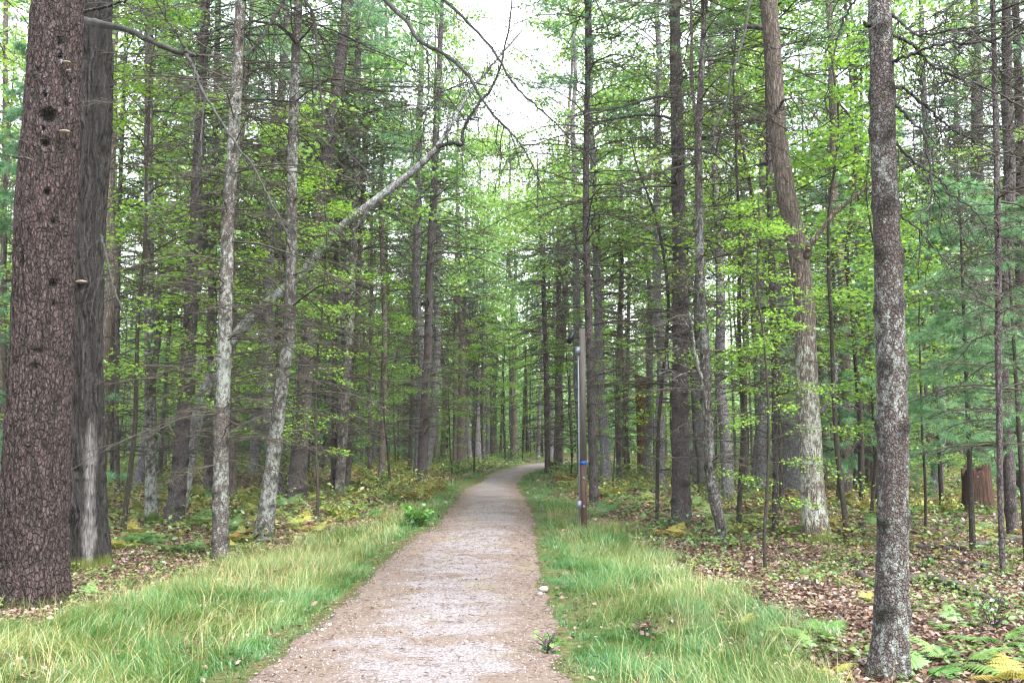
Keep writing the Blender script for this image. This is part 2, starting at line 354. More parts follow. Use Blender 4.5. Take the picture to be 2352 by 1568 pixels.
# ------------------------------------------------------------------ foliage generators
def leaves(mb, C, size, tone, flat=.75, asp=.8, shape=4):
    "folded leaf blades, mostly facing up"
    n = len(C); size = np.broadcast_to(size, (n,))[:, None]
    N_ = rs.normal(size=(n, 3)) * (1 - flat) * 1.4; N_[:, 2] += flat; N_ = nrm(N_)
    a = U(0, 2*np.pi, n); D = np.c_[np.cos(a), np.sin(a), U(-.3, .1, n)]; D = nrm(D - N_ * (D * N_).sum(1, keepdims=True)); W = np.cross(N_, D)
    if shape == 4:
        pts = [(0, 0, 0), (.5, .5*asp, .10), (1, 0, -.05), (.5, -.5*asp, .10)]; f = [[0, 1, 2], [0, 2, 3]]
    else:
        pts = [(0, 0, 0), (.15, .42, .05), (.45, .28, .03), (.55, .55, .07), (.72, .2, .0), (1.05, 0, -.08), (.72, -.2, 0), (.55, -.55, .07), (.45, -.28, .03), (.15, -.42, .05)]
        f = [[0, 1, 2], [0, 2, 5], [2, 3, 4], [2, 4, 5], [0, 5, 8], [5, 6, 8], [6, 7, 8], [0, 8, 9]]
    V = np.stack([C + size * (p[0] * D + p[1] * W + p[2] * N_) for p in pts], 1); k = len(pts)
    fa = (np.arange(n)[:, None, None] * k + np.array(f)[None]).reshape(-1, 3)
    mb.add(V, fa, tone=np.repeat(np.broadcast_to(tone, (n,)), k)); return mb
def needles(mb, C, D, m, ln, wd, tone):
    n = len(C); d = nrm(D[:, None] * .9 + rs.normal(size=(n, m, 3)) * .75).reshape(-1, 3)
    c = np.repeat(C, m, 0) + rs.normal(size=(n*m, 3)) * .015
    sd_ = nrm(np.cross(d, rs.normal(size=(n*m, 3)))) * wd * .5; L = (ln * U(.7, 1.2, n*m))[:, None]
    V = np.stack([c - sd_, c + sd_, c + d * L], 1); V[:, 2, 2] -= .02
    mb.add(V, np.arange(n*m*3).reshape(-1, 3), tone=np.repeat(np.repeat(np.broadcast_to(tone, (n,)), m) + U(-.15, .15, n*m), 3)); return mb
def branch_lines(base, az, L, rise, droop, K=6, wob=.06):
    n = len(az); s = np.linspace(0, 1, K)[None]; L = L[:, None]
    r = L * s; z = L * (rise[:, None] * s - droop[:, None] * s ** 2)
    a = az[:, None] + np.cumsum(rs.normal(size=(n, K)), 1) * wob
    P = np.stack([np.cos(a) * r, np.sin(a) * r, z + np.cumsum(rs.normal(size=(n, K)), 1) * .012 * L * s], -1)
    return base[:, None] + P
def sub_lines(P, m, ang, lf, K=4, s0=.2, droop=.12, lmin=.08, rnd=0.):
    "m twigs off every polyline, alternate sides in its own plane"
    N, KK, _ = P.shape; L = np.linalg.norm(P[:, -1] - P[:, 0], axis=1)
    s = np.clip(np.linspace(s0, .96, m)[None] + U(-.04, .04, (N, m)), 0, .98) * (KK - 1); i = s.astype(int); u = (s - i)[..., None]
    j = np.arange(N)[:, None]; o = P[j, i] * (1 - u) + P[j, i+1] * u; T = nrm(P[j, i+1] - P[j, i])
    side = np.where((np.arange(m) % 2)[None, :, None] == 0, 1., -1.)
    lat = nrm(np.cross(T, [0, 0, 1.])) * side
    if rnd: ph = U(-1.5, 1.5, (N, m, 1)) * rnd; lat = lat * np.cos(ph) + nrm(np.cross(lat, T)) * np.sin(ph)
    a = ang + U(-.25, .25, (N, m, 1))
    d = nrm(T * np.cos(a) + lat * np.sin(a) + rs.normal(size=(N, m, 3)) * .13)
    ln = (L[:, None] * lf * (1.05 - s / (KK - 1)) * U(.5, 1.3, (N, m)) + lmin)[..., None, None]
    t = np.linspace(0, 1, K)[None, None, :, None]
    kink = rs.normal(size=(N, m, K, 3)) * .05; kink[:, :, 0] = 0
    R = o[:, :, None] + d[:, :, None] * ln * t + kink * ln
    R[..., 2] -= (droop * ln * t ** 2)[..., 0]
    return R.reshape(-1, K, 3)
def dead_set(mb, centre, z0, z1, L0, L1, rad, per=4, gap=.42, tw=9, third=False, hole=.25, side=3):
    "whorls of dead side branches; centre(z) gives the trunk axis"
    z = []; h = z0
    while h < z1:
        for _ in range(rs.poisson(per) if per < 4 else per + rs.randint(-1, 2)): z.append(h + U(-.05, .05))
        h += gap * U(.7, 1.3)
    z = np.array([q for q in z if U() > hole])
    if not len(z): return mb
    fr = (z - z0) / max(z1 - z0, .1); n = len(z)
    L = (L0 + (L1 - L0) * fr) * U(.35, 1.2, n)
    base = np.array([centre(q) for q in z]); P = branch_lines(base, U(0, 2*np.pi, n), L, U(-.05, .4, n), U(.1, .55, n), 6, .07)
    r0 = rad * (.55 + .45 * L / max(L0, L1)) * U(.6, 1.2, n)
    tubes(mb, P, r0[:, None] * np.linspace(1, .35, 6)[None], side)
    T = sub_lines(P, tw, .85, .42); tubes(mb, T, np.full((len(T), 4), rad * .33) * np.linspace(1, .45, 4)[None], 3)
    if third:
        T2 = sub_lines(T, 3, .8, .4, K=3, lmin=.03); tubes(mb, T2, np.full((len(T2), 3), rad * .15) * np.linspace(1, .5, 3)[None], 3)
    return mb
def live_crown(tw, nd_, h, rad, L0, L1, gap=.4, per=5, m=9, tufts=5, need=9, width=.011, ln=.11, rise=(.1, .6), droop=(.1, .4), z0=0., lean=(0., 0.)):
    "living pine branches from z0 to h round the z axis"
    z = []; q = z0
    while q < h - .15:
        z += [q + U(-.06, .06) for _ in range(per + rs.randint(-1, 2))]; q += gap * U(.7, 1.3)
    z = np.array(z); fr = np.clip((z - z0) / (h - z0), 0, 1); n = len(z); L = (L0 + (L1 - L0) * fr ** 1.2) * U(.6, 1.2, n)
    base = np.c_[z * 0, z * 0, z]; P = branch_lines(base, U(0, 2*np.pi, n), L, U(*rise, n), U(*droop, n))
    tubes(tw, P, (rad * (.4 + .6 * L / L0))[:, None] * np.linspace(1, .25, 6)[None], 3)
    T = sub_lines(P, m, .8, .45, lmin=.12, s0=.25); tubes(tw, T, np.full((len(T), 4), rad * .3) * np.linspace(1, .4, 4)[None], 3)
    T = np.concatenate([T, P[:, 2:]]); s = U(.35, 1., (len(T), tufts)) * 2.999; i = s.astype(int); u = (s - i)[..., None]; j = np.arange(len(T))[:, None]
    C = (T[j, i] * (1 - u) + T[j, i+1] * u).reshape(-1, 3); D = np.repeat(nrm(T[:, -1] - T[:, 0]), tufts, 0) + [0, 0, .25]
    needles(nd_, C, D, need, ln, width, U(.1, .8, len(C)))
def hard_crown(tw, lf, h, z0, L0, nb, m, lv, size, rad=.012, flat=.7, shape=4, rise=(.3, .9), spread=.10, lmin=.2, centre=None):
    z = np.sort(U(z0, h * .97, nb)); fr = (z - z0) / (h - z0); L = L0 * (1.1 - .75 * fr) * U(.5, 1.2, nb)
    base = np.array([centre(q) for q in z]) if centre else np.c_[z * 0, z * 0, z]
    P = branch_lines(base, U(0, 2*np.pi, nb), L, U(*rise, nb), U(.1, .5, nb), 6, .12)
    tubes(tw, P, (rad * (.5 + .5 * L / L0))[:, None] * np.linspace(1, .2, 6)[None], 3)
    T = sub_lines(P, m, .75, .45, lmin=lmin, s0=.25, droop=.1); tubes(tw, T, np.full((len(T), 4), rad * .3) * np.linspace(1, .4, 4)[None], 3)
    s = U(.15, 1., (len(T), lv)) * 2.999; i = s.astype(int); u = (s - i)[..., None]; j = np.arange(len(T))[:, None]
    C = (T[j, i] * (1 - u) + T[j, i+1] * u).reshape(-1, 3) + rs.normal(size=(len(T) * lv, 3)) * [spread, spread, spread * .45]
    leaves(lf, C, size * U(.6, 1.25, len(C)), np.clip(np.repeat(U(.15, .7, len(T)), lv) + U(-.2, .25, len(C)), 0, 1), flat=flat, shape=shape)
def trunk_mesh(mb, C, R, sides, flare=.35, lobes=5, whorl=None, rough=.05, moss_h=.35, seed=0, fz=5., pale=None, scar=None, holes=None):
    "tapering trunk round centreline C with radii R"
    n = len(C); th = np.arange(sides) * 2 * np.pi / sides; z = C[:, 2] - C[0, 2]
    T = nrm(np.gradient(C, axis=0)); A_ = nrm(np.cross([0, 1., 0], T)); B_ = np.cross(T, A_)
    r = R[:, None] * (1 + flare * np.exp(-z[:, None] / (R[0] * 1.6)) * (1 + .35 * np.sin(lobes * th + seed)[None]))
    cs, sn = np.cos(th)[None], np.sin(th)[None]
    r = r * (1 + rough * 2 * (fbm(cs * 2.2 + 7, sn * 2.2 + seed, z[:, None] * fz * .5, s=seed+1) - .5))
    kn = np.zeros((n, sides))
    if whorl is not None:
        for h in whorl:
            g = np.exp(-((z[:, None] - h - .03 * np.sin(th * 2 + h * 9)[None]) / .055) ** 2); a = U(0, 6.28)
            kk = g * np.clip(.5 + .6 * np.sin(th * 3 + a)[None], 0, 1); kn = np.maximum(kn, kk); r = r * (1 + .2 * kk)
    Pp = C[:, None] + r[..., None] * (cs[..., None] * A_[:, None] + sn[..., None] * B_[:, None])
    moss = np.clip(1 - z[:, None] / moss_h, 0, 1) * np.ones_like(r)
    pa = np.zeros_like(r) if pale is None else pale(z)[:, None] * np.ones_like(r)
    ii = np.arange(n * sides).reshape(n, sides); q = np.stack([ii[:-1], np.roll(ii[:-1], -1, 1), np.roll(ii[1:], -1, 1), ii[1:]], -1).reshape(-1, 4)
    mb.add(Pp, [q, ii[-1:].copy()], knot=kn.ravel(), moss=moss.ravel(), pale=pa.ravel(), scar=0.); return mb

# ------------------------------------------------------------------ hand-placed trees
CROWNS = []
def mk_pine_crown(i):
    a, b = MB(), MB(); h = U(6.5, 8.5); live_crown(a, b, h, .014, U(1.7, 2.2), .4, need=5, per=4)
    tubes(a, np.array([[[0,0,-.3],[0,0,h*.5],[0,0,h]]]), np.array([[.05, .03, .008]]), 5)
    return a.mesh('crown_twigs', M['twig']), b.mesh('crown', M['needle'], False)
for i in range(4): CROWNS.append(mk_pine_crown(i))
HCROWNS = []
for i in range(3):
    a, b = MB(), MB(); hard_crown(a, b, 8.5, .3, 3.4, 34, 9, 15, .12, rad=.03, flat=.5, spread=.2, rise=(.4, 1.1))
    tubes(a, np.array([[[0,0,-.3],[.1,0,4],[0,0,8.5]]]), np.array([[.07, .05, .01]]), 5)
    HCROWNS.append((a.mesh('crown_limbs', M['twig']), b.mesh('crown', M['canopy'], False)))
def put_crown(root, loc, sc=1., hard=False, rz=None):
    a, b = (HCROWNS if hard else CROWNS)[rs.randint(3 if hard else 4)]
    rz = U(0, 6.28) if rz is None else rz
    c = link('crown', b, root, loc, (0, 0, rz), sc); tag(link('branches', a, c), kind='stuff')
TREEPOS = []
def tree(name, label, cat, pts, mat, H=16., dead=None, crown='pine', sides=14, whorl=True, pale=None, dY=0., group=None, limbs=(), flare=.3, third=False, lean=0.):
    """pts (x, y, width) in photo pixels, base first; H total height"""
    b = gr(pts[0][0], pts[0][1]); Y0 = b[1] + dY
    root = empty(name, b); TREEPOS.append((b[0], b[1]))
    P = [at(x, y, Y0) for x, y, _ in pts]; P[0] = b + [0, dY, 0]; P = [np.array([p[0], p[1] + lean * p[2], p[2]]) for p in P]
    k = np.linalg.norm(ray(pts[0][0], pts[0][1]))
    Rr = [wd * .5 * Y0 / F for _, _, wd in pts]
    d = P[-1] - P[-2]; d = d / max(d[2], .1)
    if crown:
        while P[-1][2] < H - .5:
            d = d * [.6, .6, 1]; st = min(3., H - P[-1][2]); P.append(P[-1] + d * st); Rr.append(max(Rr[-1] * (1 - st / max(H - P[-2][2], st + .01) * .7), .012))
    P[0] = P[0] - [0, 0, .08]
    n = int(np.clip(np.linalg.norm(P[-1] - P[0]) / .07, 30, 260)); n = n if Y0 < 25 else n // 2
    C = catmull(P, n); u = np.linspace(0, len(P) - 1, n); R = np.interp(u, np.arange(len(P)), Rr)
    C = C - b; amp = R[:, None] * .22
    C[:, :1] += amp * (fbm(C[:, 2] * 1.1, rs.randint(99), s=4)[:, None] - .5); C[:, 1:2] += amp * (fbm(C[:, 2] * 1.1, rs.randint(99), s=5)[:, None] - .5)
    wh = None; cb = .55 * H
    if whorl: wh = np.cumsum(U(.3, .6, 40)); wh = wh[wh < H]
    mb = MB(); trunk_mesh(mb, C, R, sides, flare, whorl=wh, seed=rs.randint(50), pale=pale)
    mb.build('trunk', M[mat], root)
    cen = lambda z: np.array([np.interp(z, C[:, 2], C[:, 0]), np.interp(z, C[:, 2], C[:, 1]), z])
    if dead:
        z0, z1, L0, L1, per = dead; mb = MB(); dead_set(mb, cen, z0, z1, L0, L1, .010 + .0005 * Y0, per=per, third=third, gap=.33, tw=11, hole=.12)
        o = mb.build('dead_branches', M['twig'], root); o['kind'] = 'stuff'
    if crown == 'pine': put_crown(root, cen(H - 7.5), 1.)
    if crown == 'hard': put_crown(root, cen(H - 8.0), 1., True)
    for lp in limbs: limb(root, b, *lp)
    tag(root, label, cat, group)
    return root, b, C, R, cen
def limb(root, b, pts, mat='limb', twigs=10, tl=.25, spread=1., K=40, sag=.1):
    """pts (x, y, width px, depth Y)"""
    P = np.array([at(x, y, Y) for x, y, _, Y in pts]) - b; R0 = [w_ * .5 * Y / F for _, _, w_, Y in pts]
    K = min(K, 8 * len(pts)); C = catmull(P, K)[None]; R = np.interp(np.linspace(0, len(pts)-1, K), np.arange(len(pts)), R0)[None]
    C = C + rs.normal(size=C.shape) * .006
    mb = MB(); R = R * U(.85, 1.15, R.shape); tubes(mb, C, R, 7)
    if twigs:
        T = sub_lines(C, int(twigs * 1.5), .8, tl * 1.35, K=5, s0=.08, droop=.3, lmin=.25, rnd=1.); r = max(np.median(R0) * .32, .0045)
        tubes(mb, T, np.full((len(T), 5), r) * np.linspace(1, .4, 5)[None], 4)
        T2 = sub_lines(T, 7, .7, .5, K=4, lmin=.08, rnd=.8); tubes(mb, T2, np.full((len(T2), 4), max(r * .5, .003)) * np.linspace(1, .5, 4)[None], 3)
    return mb.build('limb', M[mat], root)

# ---- the two big trunks at the left (fine relief)
def big_trunk(name, label, cat, pts, mat, H, sides, amp, furrow, holes=(), scar=None, limbs=(), flare=.25, vf=1., step=.022, gw=6., kk=.5):
    b = gr(pts[0][0], pts[0][1]); Y0 = b[1]; root = empty(name, b); TREEPOS.append((b[0], b[1]))
    P = [at(x, y, Y0) for x, y, _ in pts]; P[0] = b - [0, 0, .1]; Rr = [w_ * .5 * Y0 / F for _, _, w_ in pts]
    while P[-1][2] < H: P.append(P[-1] + [.03, .05, 3.]); Rr.append(Rr[-1] * .84)
    zt = P[-1][2]; n = int(7.0 / step) + 60
    Z = np.r_[np.arange(-.1, 6.9, step), np.linspace(7, zt - b[2], 60)]; PP = np.array(P) - b
    C = np.c_[np.interp(Z, PP[:, 2], PP[:, 0]), np.interp(Z, PP[:, 2], PP[:, 1]), Z]; R = np.interp(Z, PP[:, 2], Rr)
    th = np.arange(sides) * 2 * np.pi / sides; cs, sn = np.cos(th)[None], np.sin(th)[None]; z = Z[:, None]
    Rm = R.mean()
    wx = cs * Rm; wy = sn * Rm
    warp = (fbm(wx * 5 + 3, wy * 5, z * 3, s=11) - .5) * .10
    a = fbm((wx + warp) * 22 * furrow, (wy + warp) * 22 * furrow, z * 3.2 * vf, s=13, o=2); rid = 1 - np.abs(a - .5) * gw; rid = np.clip(rid, 0, 1) ** 1.1
    b2 = fbm(wx * 34, wy * 34, z * 13 * vf, s=17, o=3)
    rr = R[:, None] * (1 + flare * np.exp(-np.clip(z, 0, 9) / .45) * (1 + .4 * np.sin(5 * th + 1)[None])) + .035 * (fbm(wx * 3, wy * 3, z * 1.2, s=19) - .5)
    rr = rr - amp * rid + amp * .9 * (b2 - .5)
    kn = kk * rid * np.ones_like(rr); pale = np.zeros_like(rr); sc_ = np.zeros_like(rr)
    # facing angle: towards the camera is -Y; A axis = X
    for (hx, hy, hw, hh, dep) in holes:
        q = at(hx, hy, Y0 - Rm * .95) - b; cx = np.interp(q[2], C[:, 2], C[:, 0]); Rl = np.interp(q[2], Z, R); k_ = np.clip((q[0] - cx) / Rl, -.95, .95)
        ang = -math.acos(k_); dth = (th[None] - ang + np.pi) % (2*np.pi) - np.pi
        g = np.exp(-((dth * Rl / (hw * Y0 / F * .72)) ** 2 + ((z - q[2]) / (hh * Y0 / F * .72)) ** 2) ** 2)
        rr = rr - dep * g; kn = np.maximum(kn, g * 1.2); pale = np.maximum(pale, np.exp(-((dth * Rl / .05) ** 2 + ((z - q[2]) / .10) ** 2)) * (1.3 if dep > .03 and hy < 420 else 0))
    if scar:
        for (sx, sy, sw) in scar:
            q = at(sx, sy, Y0 - Rm * .9) - b; cx = np.interp(q[2], C[:, 2], C[:, 0]); Rl = np.interp(q[2], Z, R); ang = -math.acos(np.clip((q[0]-cx)/Rl, -.95, .95))
            dth = (th[None] - ang + np.pi) % (2*np.pi) - np.pi
            g = np.exp(-((dth * Rl / (sw * Y0 / F * .55)) ** 2 + ((z - q[2]) / .16) ** 2) ** 2)
            sc_ = np.maximum(sc_, g)
        rr = rr + sc_ * amp * (.8 * rid - .9) ; kn = kn * (1 - sc_); edge = sc_ * (1 - sc_) * 4; rr = rr + edge * .018; 
    T = nrm(np.gradient(C, axis=0)); A_ = nrm(np.cross([0, 1., 0], T)); B_ = np.cross(T, A_)
    V = C[:, None] + rr[..., None] * (cs[..., None] * A_[:, None] - sn[..., None] * B_[:, None] * (-1))
    n = len(Z); ii = np.arange(n * sides).reshape(n, sides); q = np.stack([ii[:-1], np.roll(ii[:-1], -1, 1), np.roll(ii[1:], -1, 1), ii[1:]], -1).reshape(-1, 4)
    mb = MB(); mb.add(V, [q, ii[-1:].copy()], knot=np.clip(kn, 0, 1.1).ravel(), moss=(np.clip(1 - z / .3, 0, 1) * np.ones_like(rr)).ravel(), pale=pale.ravel(), scar=np.clip(sc_, 0, 1).ravel())
    mb.build('trunk', M[mat], root)
    put_crown(root, (C[-1][0], C[-1][1], C[-1][2] - 7.), 1.2)
    for lp in limbs: limb(root, b, *lp)
    tag(root, label, cat); return root, b, Y0
def fungus(root, b, x, y, w_, Y, R):
    p = at(x, y, Y - R) - b; wd = w_ * (Y - R) / F; mb = MB(); n = 14; th = np.linspace(0, np.pi * 2, n, endpoint=False); V = []
    for z, s in ((-.45, .12), (-.2, .75), (0, 1.), (.16, .85), (.3, .3)):
        for a in th: V.append((math.cos(a) * wd * .5 * s, -(math.sin(a)) * wd * .32 * s - .0, z * wd * .42))
    ii = np.arange(5 * n).reshape(5, n); q = np.stack([ii[:-1], np.roll(ii[:-1], -1, 1), np.roll(ii[1:], -1, 1), ii[1:]], -1).reshape(-1, 4)
    mb.add(np.array(V), [q, ii[-1:].copy(), ii[:1, ::-1].copy()]); mb.build('bracket_fungus', M['fungus'], root, loc=p)
M['fungus'] = plain('fungus', (.07,.055,.04), (.2,.17,.125), 30., .8)
holes1 = [(110,265,26,22,.10), (133,90,10,12,.06), (133,123,9,9,.05), (148,182,7,18,.05), (103,328,14,14,.07), (103,217,8,9,.04), (142,230,8,8,.04), (100,295,7,7,.04),
          (108,441,10,11,.05), (118,508,9,9,.04), (50,600,9,26,.05), (118,650,13,14,.06), (118,697,9,8,.03), (86,160,10,8,.03), (88,806,26,7,.03), (82,843,12,7,.03), (104,530,18,6,.02), (147,205,5,12,.04)]
L1, b1, Y1 = big_trunk('big_pine_tree', 'huge reddish pine trunk pitted with woodpecker holes at the left edge', 'tree',
    [(66,1388,164), (72,1300,147), (84,1050,138), (97,784,134), (105,500,132), (120,250,122), (133,0,114)], 'bark_red', 17, 190, .022, 1.15, holes1, flare=.12, gw=9., kk=.75,
    limbs=[([(70,365,7,8.2), (40,362,5,8.1), (0,353,3,8.0), (-60,350,2,7.9)], 'twig', 4)])
fungus(L1, b1, 148, 302, 28, Y1, .225); fungus(L1, b1, 152, 143, 22, Y1, .215); fungus(L1, b1, 157, 162, 13, Y1, .215)
L2, b2, Y2 = big_trunk('big_furrowed_tree', 'dark deeply furrowed trunk with a bare grey wood scar near its foot', 'tree',
    [(190,1306,118), (188,1200,104), (184,1000,102), (180,784,104), (186,500,106), (205,250,106), (208,0,98)], 'bark_dark', 17, 170, .045, 1.15, flare=.12, vf=.42, gw=7., kk=1.,
    scar=[(203,y,w_) for y, w_ in ((995,14), (1020,22), (1050,26), (1085,25), (1120,20), (1160,20), (1195,26), (1225,32), (1250,26), (1268, 18))],
    limbs=[([(198,48,24,9.9), (232,56,17,9.6), (285,68,15,9.3), (345,93,14,9.1), (400,118,13,9.0), (442,125,12,8.9), (458,128,8,8.9)], 'limb', 0),
           ([(428,124,9,8.9), (448,165,7,8.8), (470,218,7,8.7), (530,312,6,8.5), (582,385,6,8.3), (618,455,5,8.2), (660,540,3,8.1)], 'limb', 12, .22),
           ([(430,122,9,8.9), (412,90,6,8.9), (388,52,5,8.8), (362,10,4,8.7), (345,-40,3,8.6)], 'limb', 7, .3),
           ([(470,218,5,8.7), (463,300,4,8.6), (460,360,4,8.5), (448,410,3,8.5)], 'limb', 5, .3),
           ([(172,35,9,9.5), (215,22,7,9.3), (262,10,6,9.1), (320,-10,4,9.0)], 'limb', 5, .3),
           ([(232,540,6,9.8), (240,570,5,9.6), (262,660,5,9.4), (295,745,3,9.2)], 'limb', 5, .3)])
fungus(L2, b2, 187, 647, 30, Y2, .26)

DG = (1.2, 9., 1.4, 2.2, 4)
def hp(label, pts, mat='bark_pine', H=16., dead=(1.3, 11, 1.7, 2.9, 5), **k):
    return tree('pine_tree', label, 'tree', pts, mat, H, dead, **k)
hp('slim lichen spotted pine, first trunk right of the huge pair', [(349,1198,28),(346,1000,24),(344,784,23),(342,400,21),(343,0,18)], 'bark_mottled')
hp('dark knotted pine leaning right out of the foot of the leaning grey tree', [(397,1204,42),(412,1080,34),(425,900,31),(440,650,26),(456,350,22),(474,0,18)], 'bark_plum')
LT, bL, *_ = tree('leaning_tree', 'grey lichened tree leaning far over to the right towards the path', 'tree',
    [(405,1190,32),(432,1080,28),(455,950,27),(486,860,26),(555,755,26),(640,675,25),(700,622,24),(765,540,22),(850,470,20),(950,392,17),(1012,333,14)], 'bark_silver', 99, None, None, 14, False,
    limbs=[([(1008,336,13,17.2),(1040,328,10,17.1),(1063,331,9,17),(1063,300,8,17),(1095,245,7,16.9),(1130,200,6,16.8),(1155,130,5,16.7),(1172,30,4,16.6),(1180,-60,2,16.5)], 'limb', 16, .2),
           ([(1005,338,13,17.2),(1040,280,10,17.4),(1080,212,8,17.6),(1130,150,6,17.8),(1200,70,4,18)], 'bark_silver', 12, .25),
           ([(850,470,7,17.2),(820,520,5,17),(760,560,3,16.8)], 'limb', 5, .3), ([(764,540,6,17.2),(700,540,5,17.6),(610,500,3,18)], 'limb', 8, .3)])
hp('slim brown pine between the knotted and the lichened trunks', [(478,1140,20),(480,900,18),(487,600,16),(496,250,13),(500,0,11)], 'bark_plum')
hp('straight lichened pine standing at the grass edge, left of the slanting one', [(508,1290,37),(507,1100,35),(515,784,31),(525,500,28),(541,250,27),(551,0,22)], 'bark_mottled', third=True)
hp('thin pine right behind the straight lichened one', [(535,1160,16),(535,784,15),(541,500,13),(560,250,12),(580,0,10)], 'bark_pine')
ov = [([(700,-250,14,13.6),(800,-110,12,12),(884,0,11,10.8),(934,50,10,10.4),(964,95,10,10.2),(1014,120,9,10),(1069,165,8,9.8),(1099,215,7,9.7),(1139,270,6,9.6),(1174,305,5,9.5),(1208,350,4,9.4),(1238,412,2.5,9.3)], 'limb', 22, .12),
      ([(981,116,5,10.1),(984,160,4,10.1),(983,225,3.5,10),(970,320,2.5,10),(962,420,2,10)], 'limb', 8, .2),
      ([(800,-200,12,12),(930,-70,9,11),(1019,0,8,10.5),(1074,50,7,10.3),(1129,110,6.5,10.1),(1163,168,6,10),(1198,215,5,9.9),(1238,250,5,9.8),(1283,290,4,9.7),(1348,365,3,9.6)], 'limb', 22, .13),
      ([(690,-60,12,14),(640,20,8,13),(600,90,7,12.5),(560,130,5,12)], 'limb', 9, .35),
      ([(684,-30,9,14),(720,40,8,13.4),(730,150,6,13),(745,260,5,12.7),(790,340,4,12.4),(850,400,2,12)], 'limb', 14, .25),
      ([(680,100,9,14),(640,60,7,13.2),(560,50,6,12.6),(470,80,4,12.2)], 'limb', 12, .3)]
hp('lichened pine slanting right, rooted in the grass verge left of the path', [(603,1240,42),(624,1084,33),(639,959,30),(654,834,28),(664,780,28),(669,600,27),(671,400,24),(676,200,22),(686,0,19)], 'bark_mottled', third=True, limbs=ov)
hp('stout brown pine with a mossy foot leaning right behind the slanting one', [(680,1112,40),(700,900,34),(709,700,32),(739,450,29),(774,200,27),(800,0,24)], 'bark_plum', H=19)
hp('very thin reddish pine beside the mossy footed one', [(719,1084,9),(729,884,8),(735,700,7),(745,500,5)], 'bark_pine', H=10, dead=(1.2,8,.8,.9,3))
hp('pine with shaggy dead twigs rooted among pale ferns left of the path', [(779,1140,22),(789,984,20),(796,884,20),(804,700,20),(814,500,19),(819,300,17),(824,50,14)], 'bark_mottled', third=True)
hp('black slim pine just left of the shaggy one', [(766,1109,14),(769,934,13),(771,650,12),(789,200,9)], 'bark_plum')
hp('slim pine just right of the shaggy one', [(796,1096,13),(809,984,12),(816,834,12),(824,650,12),(834,450,11),(846,250,9)], 'bark_pine')
hp('slender brown pine before the litter bank', [(931,1062,12),(934,834,12),(941,600,10),(950,300,8)], 'bark_pine', H=17)
hp('slender pine just right of the slender brown one', [(941,1084,10),(949,834,9),(959,650,8),(962,400,6)], 'bark_pine', H=14)
hp('dark pine with long curved dead branches beside the bend in the path', [(970,1106,24),(976,934,21),(984,784,20),(986,650,19),(996,450,16),(1004,250,14),(1014,50,11)], 'bark_plum', dead=(1.6,14,2.6,3.6,6), H=18)
t_, bb, *_ = tree('dead_snag', 'pale dead little tree broken and bent at the top behind the shrubs', 'dead tree', [(859,1084,11),(869,934,9),(893,876,8),(909,829,7),(912,800,4)], 'bark_grey', 99, (1.,3.,.6,.6,2), None, 8, False)
for lb, p in [('first thin trunk right of the curved-branch pine', [(1001,1074,9),(1002,800,7)]), ('grey thin trunk in the left row along the far path', [(1044,1074,10),(1045,800,8)]),
              ('second grey trunk in the left row along the far path', [(1066,1064,11),(1067,800,9)]), ('third trunk in the left row along the far path', [(1090,1060,13),(1092,800,11)]),
              ('slim trunk at the verge of the far path, left side', [(1111,1066,8),(1109,800,7)]), ('thickest trunk of the left row by the far bend', [(1134,1052,16),(1132,800,13)])]:
    hp(lb, p + [(p[1][0] + 4, 500, p[1][2] - 2)], 'bark_pine', H=17, dead=(3, 12, 1.4, 1.8, 4), sides=9)
hp('slim dark pine right of the far bend, beside the dark stump', [(1258,1086,13),(1255,884,12),(1248,650,10),(1238,480,8)], 'bark_plum', H=15)
hp('pine right of the dark stump at the far bend', [(1286,1080,15),(1281,884,13),(1283,650,11),(1283,400,9)], 'bark_pine', H=17)
hp('straight knotted pine right behind the wooden post', [(1366,1164,21),(1358,934,19),(1354,784,18),(1348,600,16),(1346,450,15),(1348,250,13),(1353,50,11)], 'bark_plum', dead=(1.6,14,2.3,3.2,6), H=17)
hp('thin distant pine between the post and the red snag', [(1383,1056,9),(1385,800,8),(1383,500,7)], 'bark_pine', H=17)
hp('grey slim pine right of the wooden post', [(1423,1104,13),(1420,884,12),(1428,600,10),(1426,350,8)], 'bark_pine', H=16)
hp('slim pine just left of the red snag', [(1438,1084,10),(1440,884,9),(1446,600,8)], 'bark_pine', H=16)
hp('thin sapling pine bending left above, between the red snag and the big plum pine', [(1508,1204,8),(1512,1000,8),(1520,884,8),(1535,700,7),(1520,560,7),(1498,475,6),(1463,380,4),(1445,300,2)], 'bark_sapling', H=6.5, crown=None, dead=(1.,5,.7,.8,4))
hp('thick straight plum coloured pine in the middle of the right side', [(1565,1204,43),(1561,934,37),(1563,784,36),(1560,600,32),(1557,400,31),(1552,200,27),(1550,0,25)], 'bark_plum', dead=(2.6,11,1.8,2.6,4), third=True, H=18,
   limbs=[([(1545,222,8,15.7),(1500,225,6,15.2),(1430,245,5,14.8),(1350,262,4,14.4),(1280,270,2,14)], 'limb', 14, .2), ([(1545,272,8,15.7),(1480,264,6,15.4),(1400,275,5,15),(1350,285,3,14.8)], 'limb', 12, .2),
          ([(1548,340,7,15.7),(1600,345,6,15.3),(1650,360,4,15),(1720,420,2,14.8)], 'limb', 10, .3), ([(1552,428,7,15.7),(1480,430,5,15),(1380,460,3,14.5)], 'limb', 12, .25)])
